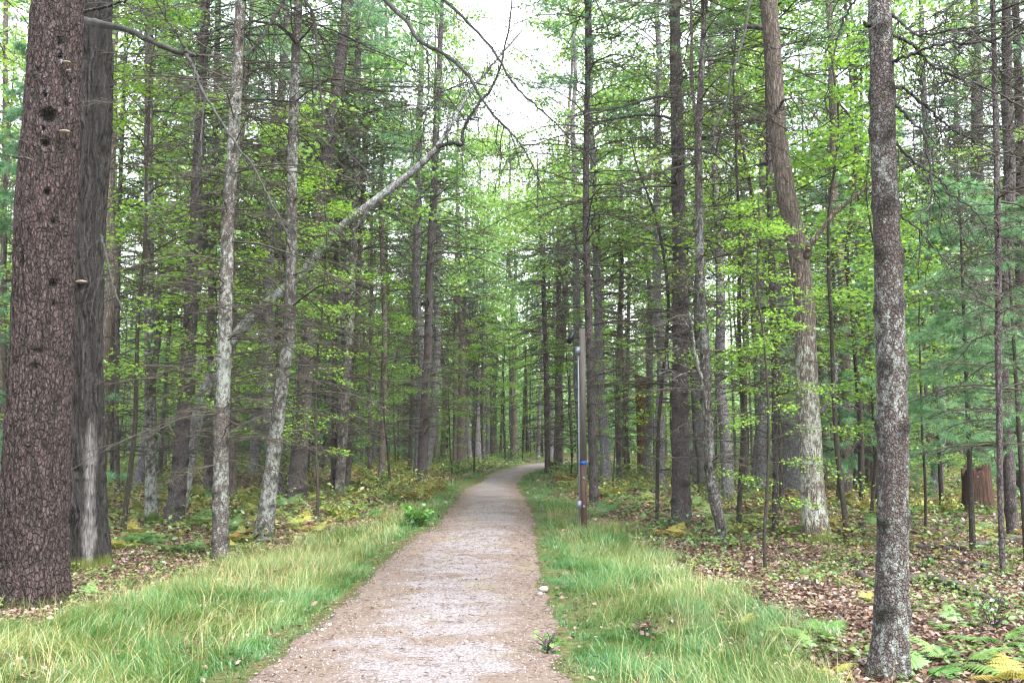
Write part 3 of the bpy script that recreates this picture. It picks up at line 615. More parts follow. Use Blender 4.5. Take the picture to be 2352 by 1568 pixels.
hp('mossy lichened pine with a crooked foot right of the thick plum one', [(1664,1250,16),(1655,1205,24),(1643,1159,27),(1630,1059,25),(1623,934,23),(1618,784,22),(1610,650,20),(1605,450,18),(1605,300,16),(1615,100,13),(1618,0,11)], 'bark_lichen', third=True, dead=(1.2,9,1.3,2.,4),
   limbs=[([(1605,350,9,13.6),(1598,280,8,13.5),(1590,200,8,13.5),(1588,60,7,13.5),(1586,-100,5,13.5)], 'bark_pine', 12, .15), ([(1632,1075,12,13),(1625,960,10,12.8),(1612,880,9,12.7),(1595,800,7,12.6),(1585,720,5,12.5)], 'bark_mottled', 8, .2)])
hp('black knotted slim pine left of the pale oak', [(1780,1228,17),(1781,1034,14),(1777,784,14),(1772,600,14),(1767,425,12),(1762,200,10)], 'bark_plum')
hp('thin dark pine leaning left across the pale trunk behind the oak', [(1795,1168,10),(1785,800,10),(1768,625,9),(1748,560,9),(1723,425,8),(1703,325,7),(1683,180,5)], 'bark_sapling', H=10, crown=None, dead=(3,9,1,1,4))
tree('old_tree', 'wide pale violet grey trunk partly hidden behind the oak', 'tree', [(1818,1126,58),(1809,884,54),(1792,650,44),(1772,450,38),(1755,300,33),(1745,0,28)], 'bark_grey', 20, None, 'hard', 20, False)
tree('oak_tree', 'bent oak with pale lichen below, brown bark above and moss on its foot', 'tree',
    [(1880,1250,62),(1872,1190,54),(1866,1100,52),(1861,1000,51),(1850,834,48),(1845,700,46),(1827,550,45),(1802,425,44),(1783,250,39),(1770,75,41),(1765,0,40)], 'bark_oak', 18, None, 'hard', 40, False,
    pale=lambda z: sst(3.9, 2.7, z) * sst(.1, .5, z) * 1.15, flare=.28,
    limbs=[([(1852,590,18,13),(1862,562,15,12.9),(1890,525,11,12.8),(1922,485,11,12.7),(1960,455,8,12.6),(1995,428,7,12.5),(2030,390,4,12.4)], 'bark_oak', 3, .2),
           ([(1780,262,9,13),(1800,230,6,12.8)], 'limb', 2), ([(1745,62,14,13),(1715,62,10,12.9),(1690,72,6,12.8)], 'limb', 5, .5),
           ([(1885,950,9,12.9),(1905,915,7,12.8),(1918,880,5,12.7),(1922,840,3,12.7)], 'bark_grey', 5, .3),
           ([(1740,-60,8,11),(1725,0,7,10.6),(1703,100,6,10.4),(1680,172,5,10.3),(1673,230,5,10.2),(1645,282,4,10.1),(1640,330,2,10)], 'limb', 10, .18)])
tree('sapling_tree', 'crooked grey sapling between the oak and the lichened foreground trunk', 'sapling', [(1980,1182,15),(1977,984,13),(1967,834,12),(1950,650,12),(1945,580,11),(1957,475,11),(1968,350,11),(1958,280,8),(1930,240,4)], 'bark_sapling', 99, (1.5,6,.9,1.1,3), None, 9, False)
hp('thin sapling pine with white lichen right of the oak', [(1947,1150,9),(1932,1034,9),(1920,934,8),(1914,800,7),(1905,600,5)], 'bark_mottled', H=9, dead=(1.,7,.7,.9,3))
hp('straight dark pine behind the crooked grey sapling', [(1966,1126,13),(1968,900,12),(1972,600,10),(1978,300,8)], 'bark_plum')
R6, b6, *_ = tree('lichened_tree', 'scaly lichen covered trunk standing closest, right foreground beside ferns', 'tree',
    [(2040,1552,86),(2044,1490,76),(2046,1434,72),(2050,1234,67),(2052,1034,67),(2047,834,65),(2041,700,63),(2035,500,59),(2027,250,56),(2022,0,52)], 'bark_lichen', 15, None, 'pine', 48, True, flare=.3, group=None,
    limbs=[([(2047,32,9,6.0),(2066,48,8,5.9),(2097,77,7,5.8),(2140,78,5,5.7),(2190,68,5,5.6),(2240,62,4,5.5),(2360,40,3,5.4)], 'limb', 12, .16),
           ([(2047,148,9,6.0),(2070,135,8,5.9),(2112,117,7,5.9),(2172,102,6,5.8),(2262,92,5,5.7),(2352,76,4,5.6),(2420,60,3,5.5)], 'limb', 12, .16),
           ([(2048,82,9,6.0),(2080,92,8,6.1),(2122,130,7,6.2),(2152,160,7,6.3),(2192,177,6,6.3),(2262,202,5,6.4),(2352,247,4,6.5)], 'limb', 12, .16),
           ([(2052,193,8,6.0),(2085,208,7,6.2),(2122,240,6,6.3),(2167,282,6,6.4),(2202,305,5,6.5),(2252,330,4,6.6),(2352,372,3,6.7)], 'limb', 10, .15),
           ([(2052,236,9,6.0),(2072,256,8,5.9),(2092,277,7,5.9),(2120,302,7,5.8),(2132,370,5,5.8),(2140,425,5,5.8),(2137,480,4,5.8),(2131,555,3,5.8)], 'limb', 6, .18),
           ([(2055,325,9,6.0),(2082,350,7,6.0),(2117,387,6,6.0),(2162,415,5,6.0),(2182,445,5,6.0),(2232,480,4,6.0),(2267,520,4,6.0),(2318,556,2,6.0)], 'limb', 8, .16),
           ([(2055,488,6,6.0),(2107,525,4,6.1),(2162,585,3,6.2),(2222,650,3,6.3),(2272,680,2.5,6.3),(2326,678,2,6.3)], 'twig', 5, .15),
           ([(2000,58,12,6.0),(1992,60,9,6.0),(1984,52,7,6.0)], 'limb', 0), ([(2068,575,12,6.0),(2078,577,8,6.0)], 'limb', 0),
           ([(1975,-30,6,6.2),(1962,0,5,6.2),(1937,50,5,6.2),(1918,110,4,6.2),(1904,180,4,6.2),(1906,215,2,6.2)], 'limb', 5, .12)])
hp('dark tall pine near the right edge', [(2328,1229,26),(2318,1100,25),(2310,950,24),(2303,784,25),(2318,450,26),(2314,250,24),(2310,0,20)], 'bark_plum', dead=(1.5,10,1.5,2.4,5), third=True)
hp('slimmer dark pine in front of the tall one at the right edge', [(2303,1326,13),(2300,1200,13),(2297,1084,13),(2293,800,14),(2292,550,14),(2287,250,13),(2280,0,11)], 'bark_plum', dead=(1.5,9,1.2,1.9,5), third=True)
hp('thin pine leaning left among green needles, right background', [(2152,1140,10),(2140,1050,9),(2130,984,8),(2124,800,7),(2120,500,5)], 'bark_pine', H=11, dead=(1.2,8,.8,1.,4))
hp('slim grey pine next to the thin leaning one, right background', [(2161,1130,10),(2160,900,9),(2158,600,7)], 'bark_pine', H=13)
hp('broad dim trunk rising behind the red stump', [(2248,1128,34),(2246,900,33),(2243,700,31),(2245,300,26)], 'bark_plum', H=19)
hp('brown trunk cut by the right edge of the view', [(2350,1150,26),(2347,900,26),(2345,700,24),(2342,300,20)], 'bark_red', H=18)
hp('very thin dark pine at the left edge behind the huge trunk', [(6,1120,16),(7,800,14),(10,400,12),(14,0,10)], 'bark_pine')
hp('thin dark pine just right of the furrowed trunk', [(270,1132,12),(268,900,11),(272,600,10),(280,300,8)], 'bark_plum')
hp('hair thin dark pine left of the lichen spotted slim one', [(257,1105,8),(258,900,8),(262,600,7)], 'bark_plum', H=12)

# ---- broken snag and stumps
def stump(name, label, cat, x, y, wpx, hpx, mat, jag=.5, sides=26, seed=1, hollow=True, flare=.2, Hm=None, bend=0.):
    b = gr(x, y); Y0 = b[1]; r = wpx * .5 * Y0 / F; H = hpx * Y0 / F
    nz = 22; z = np.linspace(-.08, 1, nz)[:, None]; th = np.arange(sides) * 2 * np.pi / sides
    top = 1 - jag * (fbm(np.cos(th) * 2.2 + seed, np.sin(th) * 2.2, s=seed) ** 1.3 + .25 * rs.rand(sides)); top = np.clip(top, .15, 1)
    zz = z * H * top[None]; rr = r * (1 + flare * np.exp(-np.clip(z, 0, 9) * H / (r * 1.2)) * (1 + .4 * np.sin(4 * th + seed)[None])) * (1 - .12 * z) * (1 + .2 * (fbm(np.cos(th)[None] * 3, np.sin(th)[None] * 3, z * H * 1.5, s=seed + 3) - .5) + .10 * (fbm(np.cos(th)[None] * 9, np.sin(th)[None] * 9, z * H * .8, s=seed+7) - .5))
    bx = bend * z ** 2 * H
    V = [np.stack([np.cos(th)[None] * rr + bx, np.sin(th)[None] * rr, zz], -1)]
    inner = [(.72, 0.), (.5, .35), (.1, .5)]
    for s, dpt in inner: V.append(np.stack([np.cos(th) * rr[-1] * s + bx[-1], np.sin(th) * rr[-1] * s, zz[-1] * (1 - dpt * .6 / max(H / r, 1)) - dpt * .1], -1)[None])
    V = np.concatenate(V); n = len(V); ii = np.arange(n * sides).reshape(n, sides); q = np.stack([ii[:-1], np.roll(ii[:-1], -1, 1), np.roll(ii[1:], -1, 1), ii[1:]], -1).reshape(-1, 4)
    mb = MB(); mb.add(V, [q, ii[-1:].copy()], knot=(.75 * (np.clip(fbm(np.cos(th)[None]*3+seed, np.sin(th)[None]*3, np.arange(n)[:, None]*.25, s=seed+9) * 2.2 - .9, 0, 1))).ravel(), moss=(np.clip(1 - np.arange(n)[:, None] / 5., 0, 1) * np.ones((n, sides))).ravel(), pale=0., scar=0.)
    o = mb.build(name, M[mat], None, loc=b); tag(o, label, cat); return o
stump('red_snag', 'broken standing snag with orange torn wood between the slim pines', 'dead tree', 1480, 1090, 31, 236, 'snag', jag=.16, seed=4, flare=.12, bend=-.02)
stump('tree_stump', 'tall rotten red stump with a jagged top near the right edge', 'stump', 2247, 1176, 66, 138, 'stump', jag=.55, seed=6, flare=.15)
stump('tree_stump', 'small dark stump beside the far bend of the path', 'stump', 1273, 1086, 20, 30, 'stump', jag=.4, seed=8)
stump('tree_stump', 'small black charred stump in the leaf litter left of the near lichened trunk', 'stump', 1967, 1308, 24, 26, 'log', jag=.4, seed=12)
stump('tree_stump', 'tiny grey stump sticking out of the litter in front of the oak', 'stump', 1802, 1268, 14, 18, 'log', jag=.5, seed=14)
stump('tree_stump', 'tiny black stub in the litter right of the tiny grey stump', 'stump', 1869, 1306, 8, 16, 'log', jag=.5, seed=15)
stump('tree_stump', 'dark stub among yellow ferns behind the near lichened trunk', 'stump', 1982, 1215, 15, 20, 'log', jag=.4, seed=17)

# ---- wooden post with box, conduit and solar panel
M['post'] = plain('weathered_post', (.045,.04,.035), (.115,.104,.094), 30., .85, zs=.06, bump=.004)
M['post_low'] = plain('brown_post_foot', (.028,.015,.012), (.065,.036,.029), 24., .8, zs=.1, bump=.004)
M['blue'] = plain('blue_band', (.01,.05,.22), (.015,.07,.3), 20., .5)
M['metal'] = plain('galvanised', (.12,.135,.16), (.19,.21,.24), 20., .45, metal=.4)
M['black'] = plain('black_plastic', (.006,.006,.009), (.014,.014,.02), 20., .35)
def boxes(mb, c, s, rot=None, bev=.12):
    c = np.array(c, float); s = np.array(s, float) * .5; k = min(s) * bev; bm_v = []; import bmesh
    bm = bmesh.new(); bmesh.ops.create_cube(bm, size=2.); bmesh.ops.scale(bm, vec=s, verts=bm.verts); bmesh.ops.bevel(bm, geom=bm.edges[:], offset=k, segments=2, affect='EDGES')
    if rot: bmesh.ops.rotate(bm, matrix=Matrix.Rotation(rot[0], 3, rot[1]), verts=bm.verts)
    V = np.array([v.co[:] for v in bm.verts]) + c; q = {}
    for f in bm.faces: q.setdefault(len(f.verts), []).append([v.index for v in f.verts])
    mb.add(V, [np.array(a) for a in q.values()]); bm.free(); return mb
pb = gr(1341, 1213); Yp = pb[1]; px = Yp / F; pr_ = empty('wooden_post', pb)
H_ = float(at(1344, 755, Yp)[2]) - pb[2]; zb = float(at(1342, 1062, Yp)[2]) - pb[2]; hw = 6.6 * px
boxes(MB(), (0,0,(H_+zb+.03)/2), (hw*2, hw*2, H_-zb-.03)).build('post', M['post'], pr_, False)
boxes(MB(), (0,0,(zb-.03)/2-.1), (hw*2.0, hw*2.0, zb-.03+.2)).build('post_foot', M['post_low'], pr_, False)
boxes(MB(), (0,0,zb), (hw*2.1, hw*2.1, .058)).build('blue_band', M['blue'], pr_, False)
cx_ = -9.5 * px; mb = MB(); tubes(mb, np.array([[[cx_, -.02, .0], [cx_, -.02, 1.6], [cx_, -.02, float(at(1333,805,Yp)[2]) - pb[2]]]]), np.full((1, 3), 1.9 * px), 10); mb.build('conduit', M['metal'], pr_)
boxes(MB(), (cx_ - 1*px, -.03, float(at(0,805,Yp)[2]) - pb[2]), (11*px, .08, 17*px)).build('junction_box', M['metal'], pr_, False)
boxes(MB(), (cx_ - 1*px, -.03, float(at(0,1158,Yp)[2]) - pb[2]), (10*px, .07, 18*px)).build('lower_box', M['metal'], pr_, False)
for yy in (1097, 1162):
    mb = MB(); zz = float(at(0,yy,Yp)[2]) - pb[2]; tubes(mb, np.array([[[.0, -hw-.02, zz], [.0, -hw+.01, zz]]]), np.full((1,2), .022), 10); mb.build('bolt', M['metal'], pr_)
zp = float(at(0,775,Yp)[2]) - pb[2]
boxes(MB(), (-26*px, -.05, zp), (12*px, .17, 31*px), rot=(math.radians(24), 'Y')).build('lamp_head', M['black'], pr_, False)
mb = MB(); tubes(mb, np.array([[[-hw, 0, zp-.02], [-12*px, -.01, zp+.0], [-19*px, -.03, zp]]]), np.full((1,3), .014), 6); mb.build('bracket', M['black'], pr_)
tag(pr_, 'square wooden post with blue band, grey conduit and black lamp head beside the path', 'post')
fp = gr(1219, 1052); fo = empty('wooden_post', fp); pxf = fp[1] / F
boxes(MB(), (0,0,1.35), (.10, .10, 2.9)).build('post', M['post'], fo, False); mb = MB(); tubes(mb, np.array([[[-.08,-.02,0],[-.08,-.02,2.6]]]), np.full((1,2),.03), 8); mb.build('conduit', M['metal'], fo)
tag(fo, 'distant thin grey post on the verge beyond the bend', 'post')

# ------------------------------------------------------------------ prototypes for the forest behind
def proto_pine(i):
    root = empty('pine_tree', (0, 0, 0)); H = U(15, 20); r = U(.06, .11); zz = np.linspace(-.1, H, 46)
    C = np.c_[.25 * (fbm(zz * .12, i, s=51) - .5) * zz * .25, .25 * (fbm(zz * .12, i + 9, s=52) - .5) * zz * .25, zz]; C[:, :2] -= C[1, :2]
    mb = MB(); wh = np.cumsum(U(.35, .7, 30)); trunk_mesh(mb, C, r * (1 - zz / H * .85) + .005, 8, .25, whorl=wh[wh < H], seed=i); mb.build('trunk', M[['bark_pine', 'bark_plum', 'bark_lichen'][i % 3]], root)
    cen = lambda z: np.array([np.interp(z, zz, C[:, 0]), np.interp(z, zz, C[:, 1]), z])
    cb = H - U(5.5, 8.); mb = MB(); dead_set(mb, cen, 1.2, cb + 1, 1.3, 2.5, .015, per=4, gap=.42, tw=8, hole=.45); d = mb.build('dead_branches', M['twig'], root); d['kind'] = 'stuff'
    a, b = MB(), MB(); live_crown(a, b, H - cb, .014, U(1.6, 2.1), .35, need=6, width=.012)
    a.v = [v + cen(cb) for v in a.v]; b.v = [v + cen(cb) for v in b.v]
    c = b.build('crown', M['needle'], root, False); tag(a.build('branches', M['twig'], c), kind='stuff'); return root
def proto_sapling_pine(i, z0=None):
    root = empty('young_pine', (0, 0, 0)); H = U(5, 8.5) if z0 is None else 6.; zz = np.linspace(-.1, H, 24); C = np.c_[zz * 0, zz * 0, zz]
    mb = MB(); trunk_mesh(mb, C, .045 * (1 - zz / H * .9) + .004, 7, .2, seed=i); mb.build('trunk', M['bark_sapling'], root)
    a, b = MB(), MB(); live_crown(a, b, H, .009, U(1.2, 1.6), .25, z0=z0 or U(.8, 1.6), gap=.36, m=8, tufts=5, need=11, width=.010, droop=(.2, .6))
    c = b.build('crown', M['needle'], root, False); tag(a.build('branches', M['twig'], c), kind='stuff'); return root
def proto_maple(i):
    root = empty('maple_sapling', (0, 0, 0)); H = U(6, 10); zz = np.linspace(-.1, H, 24)
    C = np.c_[.5 * (fbm(zz * .3, i, s=61) - .5), .5 * (fbm(zz * .3, i + 5, s=62) - .5), zz]; C[:, :2] -= C[1, :2]
    mb = MB(); trunk_mesh(mb, C, .04 * (1 - zz / H * .85) + .004, 7, .2, seed=i); mb.build('trunk', M['bark_sapling'], root)
    cen = lambda z: np.array([np.interp(z, zz, C[:, 0]), np.interp(z, zz, C[:, 1]), z])
    a, b = MB(), MB(); hard_crown(a, b, H, 1.6, 2.0, 42, 9, 11, .075, rad=.010, flat=.8, spread=.09, rise=(.1, .6), centre=cen)
    c = b.build('crown', M['leaf'], root, False); tag(a.build('branches', M['twig'], c), kind='stuff'); return root
def proto_oak(i):
    root = empty('broadleaf_tree', (0, 0, 0)); H = U(15, 19); zz = np.linspace(-.1, H, 40)
    C = np.c_[.9 * (fbm(zz * .15, i, s=71) - .5), .9 * (fbm(zz * .15, i + 5, s=72) - .5), zz]; C[:, :2] -= C[1, :2]
    mb = MB(); trunk_mesh(mb, C, .15 * (1 - zz / H * .85) + .01, 10, .3, seed=i); mb.build('trunk', M['bark_oak' if i % 2 else 'bark_grey'], root)
    cen = lambda z: np.array([np.interp(z, zz, C[:, 0]), np.interp(z, zz, C[:, 1]), z])
    a, b = MB(), MB(); hard_crown(a, b, H, 5.5, 3.2, 44, 9, 15, .125, rad=.028, flat=.55, spread=.18, rise=(.3, 1.0), centre=cen)
    c = b.build('crown', M['canopy'], root, False); tag(a.build('branches', M['twig'], c), kind='stuff'); return root
PROT = {'pine': [proto_pine(i) for i in range(7)], 'young': [proto_sapling_pine(i) for i in range(4)], 'highyoung': [proto_sapling_pine(7 + i, 2.0) for i in range(2)], 'maple': [proto_maple(i) for i in range(4)], 'oak': [proto_oak(i) for i in range(3)]}
USED = set()
def place(kind, x, y, label, group, sc=None, cat='tree', rz=None):
    pr0 = PROT[kind][rs.randint(len(PROT[kind]))]
    if pr0.name in USED: o = copy_tree(pr0)
    else: o = pr0; USED.add(pr0.name)
    s = sc or U(.85, 1.15); o.location = (x, y, float(gh(x, y))); o.scale = (s, s, s); o.rotation_euler = (U(-.025, .025), U(-.025, .025), U(0, 6.28))
    tag(o, label, cat, group); TREEPOS.append((x, y)); return o

# understorey saplings placed where the photograph shows bright leaves
def pix(x, Y): return (x - CX) / F * Y
for (x, Y, k, lb, s) in [
    (610, 19, 'maple', 'bright green maple sapling behind the slanting lichened pine', 1.), (300, 15, 'maple', 'leafy maple sapling seen right of the furrowed trunk', 1.05), (430, 20, 'maple', 'bright maple sapling behind the knotted leaning pine', 1.1),
    (735, 17, 'maple', 'bright maple sapling before the mossy footed pine', .75), (900, 25, 'maple', 'yellow green maple sapling over the bent dead snag', .8), (860, 40, 'maple', 'maple sapling on the litter bank', 1.2),
    (1690, 16, 'maple', 'leafy maple sapling left of the oak', 1.1), (1930, 13.5, 'maple', 'bright leafy sapling right of the oak', 1.), (1990, 17, 'maple', 'bright sapling behind the near lichened trunk', .95), (1745, 10.8, 'maple', 'small sapling with yellow green leaves before the black slim pine', .5),
    (2215, 13, 'highyoung', 'soft needled young pine filling the right edge', .95), (2335, 12, 'highyoung', 'soft needled young pine cut by the right edge', .85), (2150, 20, 'young', 'green young pine behind the red stump', 1.1), (2110, 15, 'maple', 'low leafy sapling right of the near lichened trunk', .6),
    (1310, 34, 'maple', 'bright sapling right of the far bend', .8), (1405, 24, 'maple', 'small leafy sapling right of the wooden post', .5), (1090, 40, 'maple', 'leafy sapling overhanging the far path from the left', .9), (1040, 36, 'maple', 'low leafy sapling left of the far path', .7), (30, 14, 'young', 'young pine behind the huge trunk', 1.)]:
    place(k, pix(x, Y), Y, lb, None, sc=s)

for (x, Y, k, lb, s) in [(1120, 64, 'oak', 'tall light green tree closing the gap left above the bend', 1.15), (1180, 70, 'oak', 'tall light green tree straight behind the bend', 1.25), (1235, 66, 'oak', 'tall light green tree behind the bend, next to the bluish pine', 1.1),
      (1290, 60, 'pine', 'bluish green pine crown right above the bend', 1.15), (1330, 66, 'pine', 'second bluish green pine crown right above the bend', 1.2), (1215, 78, 'pine', 'tall pine straight behind the bend', 1.25), (1150, 76, 'pine', 'tall pine far behind the bend at the left', 1.2),
      (1265, 74, 'oak', 'broad green tree far behind the bend at the right', 1.3), (1080, 58, 'oak', 'tall light green tree over the far left verge', 1.1), (1375, 56, 'oak', 'tall light green tree right of the bluish pines', 1.1), (1200, 62, 'maple', 'low leafy sapling closing the view at the bend', 1.2), (1160, 60, 'maple', 'low leafy sapling left of the one closing the view', 1.2)]:
    place(k, pix(x, Y), Y, lb, None, sc=s)

for i, (x, Y) in enumerate([(235, 22), (330, 27), (425, 24), (590, 30), (640, 23), (745, 33), (880, 40), (1600, 30), (1665, 23), (1740, 27), (1930, 22), (1990, 28), (2140, 24), (2230, 30), (1480, 38)]):
    place('oak', pix(x, Y), Y, 'tall leafy tree with a high bright crown standing between the nearer pines', 'leafy trees between the pines', sc=U(.95, 1.15))

for (X, Y, lb, s) in [(-3.4, 33, 'tall light green tree reaching over the far path from the left', 1.35), (-3.9, 41, 'second tall light green tree on the left of the far path', 1.35), (2.9, 37, 'tall light green tree reaching over the far path from the right', 1.3), (2.3, 45, 'second tall light green tree on the right of the far path', 1.4),
      (-2.9, 50, 'third tall light green tree on the left of the far path', 1.4), (.2, 67, 'very tall light tree straight behind the far bend', 1.5), (-1.6, 73, 'very tall light tree far behind the bend, left of the straight one', 1.55), (3.6, 72, 'very tall light tree far behind the bend, right of the straight one', 1.5), (-2.2, 58, 'tall pale tree at the outer side of the far bend', 1.35), (-5.2, 27, 'tall light green tree behind the leaning trunk top', 1.25), (4.6, 28, 'tall light green tree right of the post, high above', 1.2)]:
    place('oak', X, Y, lb, None, sc=s)

# random forest
def ok(x, y, dmin, clr):
    d = max(float(pl(y)) - x, x - float(pr(y)))
    if y < 62 and d < clr: return False
    if 55 < y < 80 and -2 < x < 24 and abs(y - (56 + .95 * x)) < 6: return False
    X_ = x / y * F + CX
    for (x0, x1, Ym) in ((1450, 1512, 40), (1785, 1855, 28), (2190, 2300, 21), (1160, 1262, 62), (1285, 1375, 46), (1235, 1300, 44), (640, 720, 27)):
        if x0 < X_ < x1 and y < Ym: return False
    for (a, b) in TREEPOS:
        if (a-x)**2 + (b-y)**2 < dmin**2: return False
    return True
def scatter(kind, n, y0, y1, dmin, clr, label, group, cat='tree', sc=None, half=.64, xr=None):
    c = 0
    for _ in range(n * 60):
        if c >= n: break
        y = math.sqrt(U(y0*y0, y1*y1)); x = U(-half, half) * y
        if xr and not (xr[0] <= (x / y * F + CX) <= xr[1]): continue
        if not ok(x, y, dmin, clr): continue
        sd_ = 'left' if x < float(pl(min(y, 60))) else 'right'
        dist = 'mid-distance' if y < 32 else ('deeper' if y < 52 else 'far')
        place(kind, x, y, label % (dist, sd_), group + ' ' + sd_ + ' of the path, ' + dist, sc=U(*sc) if sc else None, cat=cat); c += 1
scatter('pine', 118, 17, 72, 1.5, 1.6, 'slim pine with bare dead twigs in the %s stand %s of the path', 'slim pines')
scatter('maple', 62, 18, 60, 1.3, 1.5, 'bright leafed sapling in the %s understorey %s of the path', 'leafy saplings')
scatter('young', 26, 20, 60, 1.3, 1.6, 'soft needled young pine in the %s understorey %s of the path', 'young pines')
scatter('oak', 64, 24, 76, 2.6, 2.6, 'tall broadleaf tree in the %s stand %s of the path', 'broadleaf trees', sc=(.9, 1.3))

for L_ in PROT.values():
    for q in L_:
        if q.name not in USED:
            for ch in q.children_recursive: bpy.data.objects.remove(ch)
            bpy.data.objects.remove(q)

# the far wood, one mass
FT, FTr = MB(), MB()
n = 900; y = np.sqrt(U(72**2, 150**2, n)); x = U(-.7, .7, n) * y; h = U(11, 19, n); keep = np.abs(y - (60 + .9 * x)) > 6; x, y, h = x[keep], y[keep], h[keep]; n = len(x)
Pz = np.stack([np.c_[x, y, x*0 - .1], np.c_[x + U(-.3,.3,n), y, h * .5], np.c_[x + U(-.4,.4,n), y, h]], 1); tubes(FTr, Pz, np.stack([U(.07,.16,n), U(.05,.1,n), x*0+.02], 1), 5)
m_ = 420; C = np.stack([np.repeat(x, m_), np.repeat(y, m_), np.zeros(n*m_)], 1); hh = np.repeat(h, m_); t = U(0, 1, n*m_) ** .8; lowb = np.repeat(U(.02, .35, n), m_)
zc = hh * (lowb + (1 - lowb) * t); rad = np.repeat(U(1.2, 2.6, n), m_) * (1.05 - t) ** .6 * np.sqrt(U(0, 1, n*m_)); a = U(0, 6.28, n*m_)
cl = noise(C[:, 0] * .7 + np.cos(a) * 2, C[:, 1] * .7 + np.sin(a) * 2, zc * .9, s=81)
C = C + np.stack([np.cos(a) * rad, np.sin(a) * rad, zc], 1); kp = cl > .38; C = C[kp]
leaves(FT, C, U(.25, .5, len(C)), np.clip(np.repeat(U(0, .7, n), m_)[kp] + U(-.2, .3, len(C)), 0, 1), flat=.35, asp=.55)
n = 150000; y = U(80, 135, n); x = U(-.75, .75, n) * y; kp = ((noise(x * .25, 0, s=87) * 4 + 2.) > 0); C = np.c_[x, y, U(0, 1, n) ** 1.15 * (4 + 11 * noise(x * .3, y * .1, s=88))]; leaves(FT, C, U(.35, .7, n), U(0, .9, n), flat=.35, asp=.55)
tag(FT.build('distant_forest', M['far_canopy_lit'], None, False), 'far-off green wood closing the view', 'forest', kind='stuff')
tag(FTr.build('distant_trunks', M['bark_pine'], None), 'far-off tree trunks closing the view', 'forest', kind='stuff')

# the same wood going on behind and beside the viewpoint
SF, ST = MB(), MB(); n = 230; a_ = U(0, 6.28, n); rr_ = np.sqrt(U(9**2, 60**2, n)); x = rr_ * np.sin(a_); y = rr_ * np.cos(a_); keep = (np.abs(x) > .74 * y + 3.5) & ~((np.abs(x + .7) < 2.2)); x, y = x[keep], y[keep]; n = len(x); h = U(13, 19, n)
Pz = np.stack([np.c_[x, y, x*0 - .1], np.c_[x, y, h * .5], np.c_[x, y, h]], 1); tubes(ST, Pz, np.stack([U(.07,.16,n), U(.05,.1,n), x*0+.02], 1), 6)
m_ = 420; hh = np.repeat(h, m_); t = U(0, 1, n*m_); a = U(0, 6.28, n*m_); rad = np.repeat(U(1.4, 2.4, n), m_) * (1.05 - t) ** .6 * np.sqrt(U(0, 1, n*m_)); zc = hh * (.22 + .78 * t)
C = np.stack([np.repeat(x, m_) + np.cos(a) * rad, np.repeat(y, m_) + np.sin(a) * rad, zc], 1); kp = noise(C[:, 0] * .9, C[:, 1] * .9, zc * .9, s=85) > .4; C = C[kp]
leaves(SF, C, U(.14, .28, len(C)), U(0, .8, len(C)), flat=.4, asp=.6)
tag(SF.build('surrounding_forest', M['canopy'], None, False), 'green wood going on beside and behind the viewpoint', 'forest', kind='stuff'); tag(ST.build('surrounding_trunks', M['bark_pine'], None), 'trunks of the wood beside and behind the viewpoint', 'forest', kind='stuff')

# ------------------------------------------------------------------ grass, litter, undergrowth
def blades(mb, X, Y, L, W, tone, bend=.7, z=None):
    n = len(X); a = fbm(X * 1.1, Y * 1.1, s=121) * 14 + rs.normal(size=n) * 1.2; lean = U(.15, 1., n) * bend; K = 4
    s = np.linspace(0, 1, K)[None]; D = np.c_[np.cos(a), np.sin(a), a*0]
    Z = gh(X, Y) if z is None else z
    h = L[:, None] * (s - .38 * lean[:, None] * s ** 2.2); out_ = L[:, None] * lean[:, None] * s ** 1.8
    c = np.stack([X[:, None] + D[:, :1] * out_, Y[:, None] + D[:, 1:2] * out_, Z[:, None] + h - .01], -1)
    a2 = a + U(-1.2, 1.2, n); side = np.c_[-np.sin(a2), np.cos(a2), a*0][:, None] * (W[:, None] * (1 - s ** 1.5 * .9))[..., None] * .5
    V = np.stack([c - side, c + side], 2); ii = np.arange(n * K * 2).reshape(n, K, 2)
    q = np.stack([ii[:, :-1, 0], ii[:, :-1, 1], ii[:, 1:, 1], ii[:, 1:, 0]], -1).reshape(-1, 4)
    mb.add(V, q, tone=np.repeat(np.clip(tone, 0, 1), K * 2)); return mb
G = MB()
def grass_field(n, y0, y1, wmul, lmul):
    y = y0 + (y1 - y0) * U(0, 1, n) ** 1.25
    left = U(0, 1, n) < .58
    wd = np.where(left, 4.2, 2.8); off = U(-.05, 1, n) * wd; x = np.where(left, pl(y) - off, pr(y) + off)
    x, y = x + rs.normal(size=n) * .02, y + rs.normal(size=n) * .02
    g = strip_w(x, y); tuft = fbm(x * 3.1, y * 3.1, s=91); d = pdist(x, y)
    kp = (U(0, 1, n) < g * np.clip(tuft * 3.6 - 1.1, .10, 1)) & (d > (fbm(x * 2.5, y * 2.5, s=95) - .5) * .3)
    keepbase = np.hypot(x - b6[0], y - b6[1]) > .14; kp &= keepbase
    x, y, tuft, d = x[kp], y[kp], tuft[kp], d[kp]; m = len(x)
    straw = sst(.40, .62, fbm(x * .9, y * .9, s=97)) * .3 + np.where(x < pl(y), .11, .03) + sst(.2, 1.4, d) * .12 - sst(.45, .1, d) * .25
    tone = straw + rs.normal(size=m) * .25
    L = (.08 + .13 * tuft + .13 * np.clip(tone, 0, 1) * U(0, 1, m) ** 2 + .05 * sst(.1, .8, d)) * U(.35, 1.3, m) * .8 * lmul * (.45 + .55 * sst(0, .35, d))
    blades(G, x, y, L, U(.0025, .0055, m) * wmul, tone, bend=1.15)
grass_field(300000, 4.5, 13, 1., 1.)
